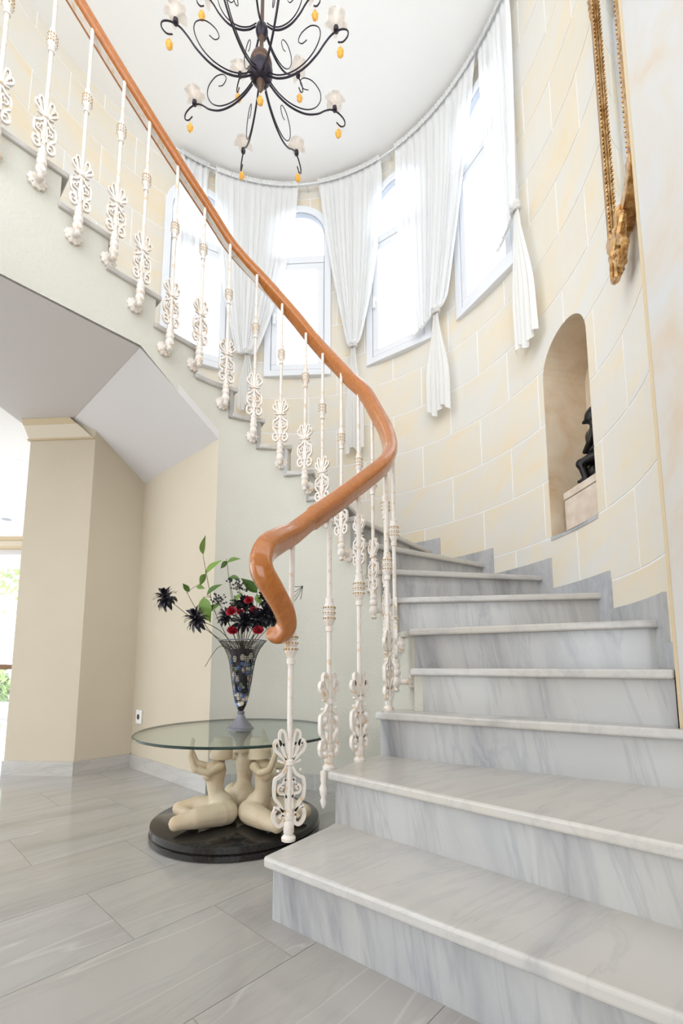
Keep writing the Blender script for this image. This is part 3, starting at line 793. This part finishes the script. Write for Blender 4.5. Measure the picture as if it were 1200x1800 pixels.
for x, y, z0 in ((-.81,2.404,2.42),(-.929,2.275,2.423),(-1.043,2.151,2.578),(-1.138,2.049,2.744),(-1.249,1.929,2.753),(-1.359,1.811,2.914),(-1.475,1.686,2.914)):
    u = 135 + (Vector((x,y,0)) - PE).dot(SD); p = inner(u, .0745)
    baluster(p.x, p.y, z0, math.atan2(SN.y, SN.x) - PI/2, False, .69, .93)

# ------------------------------------------------------------------ chandelier
CH = Vector((-.425, 2.05, 3.78))
ch = empty('chandelier', CH); tag(ch, 'dark wrought-iron two-tier chandelier with shell flower shades and amber drops', 'chandelier')
inst('stem', MB().lathe([(.022,.11),(.012,.13),(.010,.22),(.016,.235),(.010,.34),(.009,1.30),(.03,1.305),(.05,1.322),(.05,1.329)], 14).mesh('stem', M_['bronzehub'], True), ch)
inst('hub', MB().lathe([(.004,-.105),(.012,-.09),(.022,-.05),(.026,-.01),(.03,.03),(.052,.05),(.058,.07),(.05,.1),(.026,.115)], 20).mesh('hub', M_['bronzehub'], True), ch)
dome = MB().lathe([(.022,-.045),(.045,-.03),(.06,.0),(.062,.03),(.05,.055),(.02,.06)], 20)
inst('hub_dome', dome.mesh('hub_dome', M_['darkiron'], True), ch)
inst('upper_hub', MB().lathe([(.012,.23),(.026,.245),(.033,.27),(.03,.295),(.014,.31)], 16).mesh('upper_hub', M_['darkiron'], True), ch)
arm_pts = [(.05,-.03),(.10,-.072),(.17,-.098),(.25,-.092),(.32,-.052),(.365,-.006),(.405,.024),(.45,.026),(.484,.002),(.486,-.032),(.462,-.052),(.436,-.04)]
sp_pts = [(.045,-.005),(.10,-.052),(.17,-.076),(.245,-.066),(.305,-.022),(.338,.045),(.332,.105),(.288,.142),(.238,.13),(.218,.092),(.238,.062),(.266,.07)]
def flat(pts, rr, n=6):
    p = spline([(x, 0, z) for x, z in pts], 6); m = len(p)
    return MB().tube(p, [rr*(1 - .35*i/m) for i in range(m)], n, up=(0,1,0))
ARM = flat(arm_pts, .0052).mesh('arm', M_['darkiron'], True); SPR = flat(sp_pts, .0033).mesh('arm_scroll', M_['darkiron'], True)
CUP = MB().lathe([(.004,-.004),(.012,.0),(.014,.012),(.009,.018),(.012,.024),(.006,.03)], 12).mesh('candle_cup', M_['darkiron'], True)
def flower():
    mb = MB()
    for i in range(5):
        a = 2*PI*i/5; M = rotz(a); vs = []; fs = []; nu, nv = 5, 5
        for j in range(nv+1):
            t = j/nv; rad_ = .008 + .052*t; z = .012 + .034*math.sin(t*2.2) - .012*t*t; wd = .027*math.sin(PI*(.12+.8*t))**.7
            for q in range(nu+1):
                s = (q/nu-.5)*2; vs.append(M @ Vector((rad_ - .006*s*s, s*wd, z + .006*s*s + .004*math.sin(5*s+i))))
        for j in range(nv):
            for q in range(nu): k = j*(nu+1)+q; fs.append((k,k+1,k+nu+2,k+nu+1))
        mb.add(vs, fs)
    return mb.mesh('flower_shade', M_['petal'], 'all')
FLO = flower()
BLB = MB().lathe([(.004,.02),(.011,.026),(.0125,.05),(.009,.07),(.003,.082),(.001,.084)], 10).mesh('bulb', M_['bulb'], True)
wi = MB().tube([(0,0,0),(0,0,-.03)], .0011, 5).mesh('drop_wire', M_['amber'])
dr = MB().lathe([(.002,-.028),(.013,-.034),(.0185,-.048),(.016,-.062),(.008,-.074),(.001,-.078)], 7).mesh('amber_drop', M_['amber'])
def arm(a, s, z, cup_x=.425):
    o = inst('arm', ARM, ch, (0,0,z), (0,0,a), (s,1,s if s > .9 else .9)); sz = 1 if s > .9 else .9
    inst('arm_scroll', SPR, o); 
    inst('candle_cup', CUP, o, (cup_x, 0, .03), scale=(1/s,1,1/sz)); 
    inst('flower_shade', FLO, o, (cup_x, 0, .055), (0,0,a*3.1), scale=(1/s,1,1/sz)); inst('bulb', BLB, o, (cup_x, 0, .045), scale=(1/s,1,1/sz))
    inst('drop_wire', wi, o, (.448, 0, -.049), scale=(1/s,1,1.3/sz)); inst('amber_drop', dr, o, (.448, 0, -.057), scale=(1/s,1,1/sz))
for k in range(8): arm(rad(90 + 22.5 + 45*k + 2), 1.0, 0.0)
for k in range(5): arm(rad(90 + 36 + 72*k), .68, .315)
inst('drop_wire', wi, ch, (0,0,-.10), scale=(1,1,1.2)); inst('amber_drop', dr, ch, (0,0,-.108))

# ------------------------------------------------------------------ gilded mirror on the stone wall
mr = empty('wall_mirror', pol(-19.6, R-.028, 2.16), (0, 0, rad(-19.6-90))); tag(mr, 'tall gilded ornate mirror hanging high on the limestone wall at right', 'mirror')
hw, zb, zt = .162, .235, 1.62                              # local x along wall, -y into the room
obj('glass', MB().box(-hw+.03, hw-.03, -.004, .002, zb, zt), M_['mirror'], mr)
def member(n, pts, wd, dp, m): return obj(n, MB().strip(pts, wd, dp), m, mr)
for s in (-1, 1):
    bevel(member('frame_side', [(s*hw, zb+.03), (s*hw, zt)], .027, .038, M_['gold']), .008)
    member('frame_edge', [(s*(hw+.02), zb+.03), (s*(hw+.02), zt)], .010, .034, M_['golddark'])
    b = MB()
    for i in range(66): b.ball((s*(hw-.018), -.016, zb+.05+i*.0205), .0055, 6, 4)
    obj('bead_row', b, M_['gold'], mr, True)
    member('frame_bottom', [(p.x, p.y) for p in spline([(s*hw, zb+.04, 0), (s*(hw-.012), zb, 0), (s*(hw-.05), zb-.03, 0), (s*.05, zb-.035, 0), (0, zb-.06, 0)], 5)], .05, .05, M_['gold'])
    lf = MB()
    for q, (x, z, a) in enumerate([(hw+.028,1.50,.5),(hw+.034,1.56,.9),(hw+.022,1.45,.2),(hw+.03,1.62,.7),(hw+.012,1.40,.1)]):
        lf.ball((0,0,0), (.012,.014,.042), 8, 6, Matrix.Translation((s*x, -.012, z)) @ Matrix.Rotation(s*a, 4, 'Y'))
    obj('leaf_crest', lf, M_['gold'], mr, True)
obj('frame_top', MB().box(-hw-.017, hw+.017, -.025, .025, zt, zt+.05), M_['gold'], mr)
ca = MB()
rnd = random.Random(4)
for q in range(26):
    t = q/25; x = (rnd.random()-.5)*.13*(1-.55*abs(t-.45)*1.6); z = .215 - .205*t
    ca.ball((0,0,0), (.012,.016,.026), 7, 5, Matrix.Translation((x, -.016 - .014*rnd.random(), z)) @ Matrix.Rotation(rnd.uniform(-1,1), 4, 'Y'))
for s in (-1, 1): ca.tube(spline([(s*.05,-.02,.18),(s*.09,-.03,.13),(s*.06,-.035,.09),(s*.085,-.03,.03),(s*.03,-.03,.0),(s*.02,-.03,.05)], 5), .013, 7)
obj('cartouche', ca, M_['gold'], mr, True)

# ------------------------------------------------------------------ plinth and bronze in the niche
T = empty('niche_plinth', pol(NA, R+.13, NZ0+.002), (0,0,rad(NA-90))); tag(T, 'pinkish travertine block standing in the wall niche', 'plinth')
bevel(obj('body', MB().box(-.145, .145, -.09, .09, 0, .19), M_['travertine'], T), .003)
bevel(obj('cap_slab', MB().box(-.147, .147, -.094, .094, .193, .232), M_['travertine'], T), .003)
def remeshed(name, mb, m, parent, vox=.006, smooth_it=6, **kw):
    o = obj(name, mb, m, parent, **kw)
    r = o.modifiers.new('remesh', 'REMESH'); r.mode = 'VOXEL'; r.voxel_size = vox; r.use_smooth_shade = True
    s = o.modifiers.new('smooth', 'SMOOTH'); s.iterations = smooth_it; s.factor = .5
    return o
st = empty('bronze_figurine', pol(NA-.6, R+.135, NZ0+.2345), (0,0,rad(NA-90-50))); tag(st, 'small dark bronze figurine on the travertine block in the niche', 'figurine')
f = MB()
f.limb([(0,0,.13),(0,0,.19),(.0,-.005,.25),(0,-.01,.285)], [.05,.046,.052,.03])
f.limb([(0,-.01,.285),(0,-.015,.33)], [.018,.02]); f.ball((0,-.018,.365), (.033,.038,.045), 14, 10)
f.ball((.0,-.005,.385), (.037,.037,.033), 12, 8)
for s in (-1, 1):
    f.limb([(s*.045,-.005,.262),(s*.058,-.02,.205),(s*.03,-.055,.17)], [.02,.016,.012])
    f.limb([(s*.03,0,.13),(s*.05,-.07,.105),(s*.045,-.05,.02)], [.036,.027,.018]); f.limb([(s*.045,-.05,.018),(s*.05,-.085,.012)], [.014,.01])
f.ball((0,-.05,.345), (.012,.022,.012), 8, 6)
remeshed('body', f, M_['bronze'], st, .006, 3)
rk = MB()
for q in range(14): a = q*2.4; rk.ball((.05*math.cos(a)*(q % 3+1)/3, .045*math.sin(a)*(q % 3+1)/3 + .01, .03+.02*(q % 4)), (.035,.03,.032), 8, 6)
rk.lathe([(.085,0),(.08,.014),(.06,.02)], 16)
remeshed('rock_base', rk, M_['bronze'], st, .008, 2)
inst('staff', MB().tube([(-.10,-.05,.075),(-.03,-.06,.115)], [.003,.009], 8).mesh('staff', M_['bronze'], True), st)
inst('staff', MB().tube([(.10,-.05,.075),(.03,-.06,.115)], [.003,.009], 8).mesh('staff', M_['bronze'], True), st)

# ------------------------------------------------------------------ glass table on three kneeling stone figures
TC = Vector((-.445, 2.035, 0))
tb = empty('glass_table', TC); tag(tb, 'round glass table carried by three seated cream stone figures on a black disc', 'table')
inst('base', MB().lathe([(.338,0),(.35,.004),(.35,.022),(.342,.026),(.347,.03),(.347,.052),(.34,.057),(.02,.057)], 72).mesh('base', M_['granite'], True), tb)
GZ = .412
inst('glass_top', MB().lathe([(.425,GZ-.0095),(.428,GZ-.005),(.428,GZ-.002),(.425,GZ)], 80).mesh('glass_top', M_['tglass'], False), tb)
inst('glass_rim', MB().lathe([(.4255,GZ-.0099),(.4295,GZ-.006),(.4295,GZ-.003),(.4255,GZ+.0002)], 80, cap=False).mesh('glass_rim', M_['rim'], True), tb)['label'] = 'dark green polished glass edge'
f = MB()                                            # +x is the direction the figure faces
f.limb([(-.005,0,.046),(.0,0,.076),(.022,0,.125),(.026,0,.165),(.022,0,.212),(.010,0,.243)], [.054,.050,.032,.036,.040,.022])
for s in (-1, 1):
    f.ball((-.022,s*.030,.048), (.048,.042,.048), 12, 8)
    f.ball((.056,s*.025,.196), (.023,.021,.021), 10, 8)
    f.limb([(.008,s*.040,.231),(.055,s*.066,.216),(.105,s*.070,.232)], [.020,.0155,.0135]); f.limb([(.105,s*.070,.232),(.125,s*.062,.285),(.122,s*.052,.325)], [.0135,.012,.009])
    f.ball((.120,s*.050,.324), (.012,.008,.018), 8, 6)
    f.limb([(.0,s*.040,.048),(.095,s*.085,.052),(.165,s*.095,.044)], [.047,.039,.028])
    f.limb([(.165,s*.095,.042),(.12,s*.03,.032),(.105,-s*.02,.027)], [.028,.024,.017]); f.limb([(.105,-s*.02,.024),(.125,-s*.05,.017)], [.017,.012])
f.limb([(.010,0,.24),(.014,0,.275)], [.017,.016]); f.ball((.024,0,.300), (.031,.027,.034), 12, 9)
f.ball((.053,0,.297), (.008,.006,.010), 6, 5)
fig_body = f
hairm = MB().lathe([(.040,-.046),(.046,-.044),(.047,-.03),(.042,.0),(.037,.03),(.035,.040)], 18)
first = None
for k, (a, px_, py_) in enumerate(((rad(196), -.045, -.105), (rad(80), .005, .06), (rad(-28), .105, -.10))):
    p = Vector((px_, py_, .0575))
    if first is None:
        fg = remeshed('figure', fig_body, M_['figure'], tb, .0055, 5); first = fg
        h = inst('hair', hairm.mesh('hair', M_['figure'], True), fg, (.002,0,.302), (0,rad(-4),0))
    else: fg = copy_tree(first, tb)
    fg.location = p; fg.rotation_euler = (0,0,a); fg.scale = (1,1,.99)

# ------------------------------------------------------------------ wire vase and its dried flowers
VB = Vector((-.447, 2.06, GZ+.0005))
va = empty('wire_vase', VB); tag(va, 'trumpet-shaped wire vase with grey foot standing on the glass table', 'vase')
inst('foot', MB().lathe([(.058,0),(.058,.006),(.05,.012),(.046,.018),(.03,.034),(.019,.052),(.014,.064),(.0165,.068),(.0165,.074),(.012,.078)], 28).mesh('foot', M_['pewter'], True), va)
VP = [(.010,.078),(.020,.10),(.030,.13),(.037,.165),(.0435,.205),(.049,.245),(.055,.285),(.063,.318),(.078,.352),(.098,.378),(.106,.388)]
def vr(z):
    for (r0, z0), (r1, z1) in zip(VP, VP[1:]):
        if z <= z1: return r0 + (r1-r0)*(z-z0)/(z1-z0)
    return VP[-1][0]
mb = MB(); z = .082
while z < .388:
    r = vr(z); mb.tube([(r*math.cos(2*PI*i/26), r*math.sin(2*PI*i/26), z) for i in range(26)], .0014, 4, closed=True); z += .0068
for i in range(12):
    a = 2*PI*i/12; mb.tube([((vr(zz))*math.cos(a), vr(zz)*math.sin(a), zz) for zz in [.08+.0308*q for q in range(11)]], .0012, 4)
o = inst('wire_cage', mb.mesh('wire_cage', M_['wire']), va); o['kind'] = 'stuff'
inst('rim_wire', MB().tube([(.106*math.cos(2*PI*i/40), .106*math.sin(2*PI*i/40), .389) for i in range(40)], .0028, 7, closed=True).mesh('rim_wire', M_['pewter'], True), va)
inst('lining', MB().lathe([(r*.70, z) for r, z in VP[:9]], 18, cap=False).mesh('lining', M_['wire'], True), va)
cols = [(.70,.64,.54),(.80,.78,.72),(.12,.20,.46),(.62,.55,.44),(.05,.26,.50),(.42,.42,.42),(.66,.50,.40),(.22,.32,.18)]
cm = [mat('pebble %s' % n, c, .3) for n, c in zip(('cream','white','navy','sand','blue','grey','rose','green'), cols)]
rnd = random.Random(21); pm = {}
for q in range(110):
    a = rnd.uniform(0, 2*PI); z = .10 + .23*rnd.random(); r = vr(z)*.84; ci = rnd.randrange(8)
    if ci not in pm: pm[ci] = MB().ball((0,0,0), (.012,.006,.012), 7, 5).mesh('glass_pebble', cm[ci], True)
    inst('glass_pebble', pm[ci], va, (r*math.cos(a), r*math.sin(a), z), (0,0,a+PI/2), (rnd.uniform(.7,1.3),1,rnd.uniform(.7,1.4)))

MOUTH = VB + Vector((0,0,.375))
def leafmesh(l, wd, curl=.25):
    vs = []; fs = []; n = 8
    for i in range(n+1):
        t = i/n; h = wd*math.sin(PI*t**.8)**1.1*(1-.25*t); z = curl*l*t*t*-.6; x = l*t
        for s in (-1, -.5, 0, .5, 1): vs.append((x, s*h, z + .35*h*abs(s) + .0))
    for i in range(n):
        for k in range(4): q = i*5+k; fs.append((q, q+1, q+6, q+5))
    return MB().add(vs, fs).mesh('leaf', M_['leaf'], 'all', fix=False)
LEAF = leafmesh(.09, .022)
def orient(d, roll=0):
    d = Vector(d).normalized(); return (d.to_track_quat('X', 'Z').to_matrix() @ Matrix.Rotation(roll, 3, 'X')).to_euler()
def stem_thing(name, label, cat, group, tip, bend, r=.0018, foot=(0,0,0), m='stem'):
    """stem rooted in the vase mouth; returns root empty and local tip"""
    root = empty(name, MOUTH + Vector(foot) + Vector((0,0,-.05))); tag(root, label, cat, group)
    tip = Vector(tip) - root.location; mid = tip*.5 + Vector(bend)
    pts = spline([(0,0,0), (tip*.22 + Vector(bend)*.6), mid, tip], 6)
    inst('stem', MB().tube(pts, [r*1.2 - r*.5*i/len(pts) for i in range(len(pts))], 6).mesh('stem', M_[m], True), root)
    return root, pts
# leafy branches
def branch(label, tip, bend, leaves, foot):
    root, pts = stem_thing('leaf_branch', label, 'branch', 'leafy branches in the vase', tip, bend, .0017, foot)
    for px, py, Y, dx, dy, s in leaves:
        p = at(px, py, Y) - root.location; d = at(px+dx, py+dy, Y-.02) - at(px, py, Y)
        inst('leaf', LEAF, root, p, orient(d, random.uniform(.9,1.5)), (s,s*1.15,s))
        near = min(pts, key=lambda q: (q-p).length)
        if (near-p).length > .006: inst('twig', MB().tube([near, (near+p)/2 + Vector((0,0,.004)), p], .0011, 5).mesh('twig', M_['stem']), root)
Yv = 2.06
branch('tall leafy branch with a single upright green leaf at its tip', at(357,978,Yv), (-.03,0,0),
       [(357,975,Yv,0,-30,1.0),(361,1009,Yv,24,-26,1.15),(362,1009,Yv,-12,18,.75),(363,1046,Yv-.02,22,-20,1.0),(357,1050,Yv-.03,10,44,1.35),(366,1076,Yv-.03,26,-22,.8)], (-.03,.01,0))
branch('slender leafy branch with drooping leaves beside the handrail', at(398,982,Yv+.02), (-.01,0,0),
       [(399,988,Yv,26,-10,.75),(400,987,Yv,-12,10,.6),(404,1014,Yv+.01,18,2,.6),(410,1062,Yv,14,-22,.8)], (0,.02,0))
branch('short leafy branch partly hidden behind the handrail volute', at(452,1040,Yv+.03), (.01,0,0),
       [(452,1042,Yv,-20,-20,1.1),(450,1046,Yv,8,14,.7)], (.03,.01,0))
branch('low leafy sprig reaching out to the left', at(325,1035,Yv-.02), (-.02,0,-.01), [(333,1040,Yv-.02,-10,-12,.55),(345,1030,Yv-.01,22,6,.5)], (-.04,0,0))
# black spider flowers
def spider():
    rnd = random.Random(5); mb = MB()
    for i in range(58):
        th = rnd.uniform(0, 2*PI); ph = math.acos(rnd.uniform(-.55, 1)); d = Vector((math.sin(ph)*math.cos(th), math.sin(ph)*math.sin(th), math.cos(ph)))
        l = rnd.uniform(.030,.046); sd = d.cross(Vector((.3,.5,.8))).normalized(); up = d.cross(sd)
        q = [d*.006, d*l*.5 + up*.003, d*l*.85 + up*.010, d*l + up*.018]; wds = [.003,.0066,.0052,.0008]
        vs = []
        for p, wd in zip(q, wds): vs += [p - sd*wd, p + sd*wd]
        mb.add(vs, [(0,1,3,2),(2,3,5,4),(4,5,7,6)])
    mb.ball((0,0,0), .013, 8, 6)
    return mb.mesh('bloom', M_['black'], False, fix=False)
SPI = spider()
for lb, px, py, Y, bend, s in [('black spiky flower reaching out at the far left of the bouquet', 292, 1051, Yv-.03, (.0,-.01,-.005), 1.45),
                        ('black spiky flower drooping over the vase rim at left', 346, 1087, Yv-.06, (0,-.02,.03), 1.5),
                        ('black spiky flower in the front centre of the bouquet', 426, 1095, Yv-.09, (0,-.02,.0), 1.35),
                        ('black spiky flower at the front right over the vase rim', 450, 1090, Yv-.08, (0,-.02,.0), 1.3),
                        ('black spiky flower among the berries left of the red blooms', 398, 1084, Yv-.03, (0,-.01,.0), 1.1),
                        ('black spiky flower in the middle above the red blooms', 428, 1064, Yv-.01, (0,0,.0), 1.2),
                        ('black spiky flower beside the wooden volute', 472, 1084, Yv-.05, (.01,-.01,.0), 1.45),
                        ('black spiky flower rising at the right behind the volute', 468, 1056, Yv+.01, (.01,0,.0), 1.2)]:
    tip = at(px, py, Y); root, pts = stem_thing('black_flower', lb, 'flower', 'black flowers in the vase', tip, bend, .002)
    d = pts[-1] - pts[-3]; inst('bloom', SPI, root, pts[-1], d.to_track_quat('Z','Y').to_euler(), (s,s,s))
def rose():
    rnd = random.Random(9); mb = MB()
    for ringi, (n, r, h) in enumerate(((3,.006,.026),(5,.013,.023),(6,.021,.018))):
        for i in range(n):
            M = rotz(2*PI*i/n + ringi*.6); vs = []; fs = []
            for j in range(5):
                t = j/4
                for q in range(5):
                    s = (q/4-.5)*2; a = s*1.0*(.75 if n == 3 else .62); rr_ = .004 + r*t**.7 - .002*s*s
                    vs.append(M @ Vector((rr_*math.cos(a), rr_*math.sin(a), h*t - .004*t*t*ringi)))
            for j in range(4):
                for q in range(4): k = j*5+q; fs.append((k,k+1,k+6,k+5))
            mb.add(vs, fs)
    return mb.mesh('bloom', M_['red'], 'all', fix=False)
ROS = rose()
for lb, px, py, Y, s in [('red flower at the left front of the bouquet', 408, 1074, Yv-.08, 1.1), ('red flower at the top of the dark blooms', 438, 1054, Yv-.05, .95), ('red flower in the middle of the bouquet', 446, 1072, Yv-.07, .9),
                         ('red flower low over the vase rim at left', 408, 1107, Yv-.11, .95), ('red flower low over the vase rim at right', 454, 1107, Yv-.11, 1.0), ('orange-red flower between the dark front petals', 423, 1074, Yv-.09, .7)]:
    tip = at(px, py, Y); root, pts = stem_thing('red_flower', lb, 'flower', 'red flowers in the vase', tip, (0,-.01,0), .002)
    inst('bloom', ROS, root, pts[-1] - Vector((0,0,.008)), Vector((random.uniform(-.4,.4), -1.1, .9)).to_track_quat('Z','Y').to_euler(), (s,s,s))
bm_ = MB().ball((0,0,0), .0042, 7, 5).mesh('berry', M_['berry'], True)
for lb, px, py, Y, n, sp in [('sprig of blue-black berries standing tallest in the bouquet', 421, 1030, Yv, 40, .036), ('sprig of blue-black berries beside the green leaves', 384, 1056, Yv-.03, 34, .036), ('sprig of blue-black berries low in the bouquet', 412, 1062, Yv-.02, 26, .028), ('small sprig of blue-black berries by the slender branch', 404, 1019, Yv+.01, 14, .016)]:
    tip = at(px, py, Y); root, pts = stem_thing('berry_sprig', lb, 'berries', 'berry sprigs in the vase', tip, (0,0,0), .0018)
    rnd = random.Random(px); tw = MB()
    for i in range(n):
        p = pts[-1] + Vector((rnd.gauss(0,sp*.5), rnd.gauss(0,sp*.4), rnd.gauss(0,sp*.45))); q = pts[-1] + (p-pts[-1])*.3 - Vector((0,0,.012))
        inst('berry', bm_, root, p, scale=[rnd.uniform(.8,1.25)]*3); tw.tube([q, p], .0007, 4)
    inst('twigs', tw.mesh('twigs', M_['stem']), root)
for lb, tip, bend in [('bare dark stem hanging down outside the vase', at(360,1172,Yv-.05), (-.02,-.02,.06))]:
    stem_thing('dry_stem', lb, 'stem', None, tip, bend, .0018)
root, pts = stem_thing('dry_stem', 'dry dark twig sticking out right of the wooden volute', 'stem', None, at(532,1030,Yv+.02), (.03,0,.02), .0016)
tw = MB()
for dx, dy in ((-22,-3),(-24,12),(-14,24),(-4,22)):
    p = at(532+dx, 1032+dy, Yv+.02) - root.location; tw.tube([pts[-1], (pts[-1]+p)/2 + Vector((0,0,-.006)), p], .0014, 5)
inst('twigs', tw.mesh('twigs', M_['black']), root)

# ------------------------------------------------------------------ small fittings
d = (JX-KX).normalized(); n = Vector((d.y, -d.x, 0)); n = n if n.dot(Vector((.5,-1,0))) > 0 else -n
ol = empty('wall_socket', Vector((-1.365,3.165,.345)) + n*.001, (0,0,math.atan2(n.y,n.x)+PI/2)); tag(ol, 'small white wall socket low on the alcove wall', 'socket')
qd = (ol.location - JX).dot(n)
ol.location = ol.location - n*(qd - .001)
bevel(obj('plate', MB().box(-.04, .04, -.010, 0, -.045, .045), M_['white'], ol), .003)
inst('socket_hole', MB().lathe([(.018,0),(.018,.004),(.016,.0045)], 18, Matrix.Translation((0,-.008,.0)) @ Matrix.Rotation(PI/2,4,'X')).mesh('socket_hole', M_['socket'], True), ol)
for lb, x, y, lit in (('lit round recessed downlight in the ceiling left of the column', -2.755, 3.73, True), ('unlit grey recessed downlight further back in the left room', -4.0, 5.27, False)):
    dl = empty('downlight', (x, y, SLAB+.045)); tag(dl, lb, 'light', 'recessed downlights')
    inst('ring', MB().lathe([(.036,-.001),(.05,-.004),(.052,0)], 24, cap=False).mesh('ring', M_['white' if lit else 'gasket'], True), dl)
    inst('lens', MB().lathe([(.036,-.002),(.001,-.003)], 24).mesh('lens', M_['lamp' if lit else 'gasket'], True), dl)
# table corner in the left room
tt = empty('wooden_table', (-2.95, 4.25, 0)); tag(tt, 'brown wooden tabletop corner showing behind the column', 'table')
bevel(obj('table_top', MB().prism([(-.255,-.16), (.15,.10), (.55,.5), (.2,.9), (-.12,.5)], .655, .70), M_['tablewood'], tt), .006)
obj('pedestal', MB().lathe([(.2,0),(.18,.03),(.05,.06),(.04,.6),(.1,.655)], 16, Matrix.Translation((.2,.45,0))), M_['tablewood'], tt, True)
# garden beyond the glass
def shrub(name, label, loc, h, wd, m, trunk=None, seed=0):
    root = empty(name, loc); tag(root, label, 'shrub' if trunk is None else 'tree')
    rnd = random.Random(seed); mb = MB()
    for i in range(420):
        p = Vector((rnd.gauss(0,wd*.4), rnd.gauss(0,wd*.4), h + rnd.gauss(0, wd*.33))); p.z = max(p.z, .04); a = Vector((rnd.gauss(0,1),rnd.gauss(0,1),rnd.gauss(0,1))).normalized(); b = a.cross(Vector((.2,.3,1))).normalized()
        l = rnd.uniform(.08,.16); mb.add([p-a*l, p-b*l*.35, p+a*l, p+b*l*.35], [(0,1,2,3)])
    inst('foliage', mb.mesh('foliage', m, False, fix=False), root)['kind'] = 'stuff'
    if trunk: inst('trunk', MB().tube([(0,0,0),(.05,0,h*.5),(0,.05,h)], [trunk,trunk*.8,trunk*.5], 9).mesh('trunk', M_['bark'], True), root)
    else: inst('stem', MB().tube([(0,0,0),(.02,0,h)], [.03,.015], 7).mesh('stem', M_['bark'], True), root)
shrub('garden_shrub', 'low green shrub outside the garden door', (-7.15, 9.6, -.03), .28, .5, M_['garden'], None, 3)
shrub('garden_tree', 'tree with thin trunk outside the garden door', (-8.6, 11.6, -.03), 3.1, 1.3, M_['garden'], .1, 6)
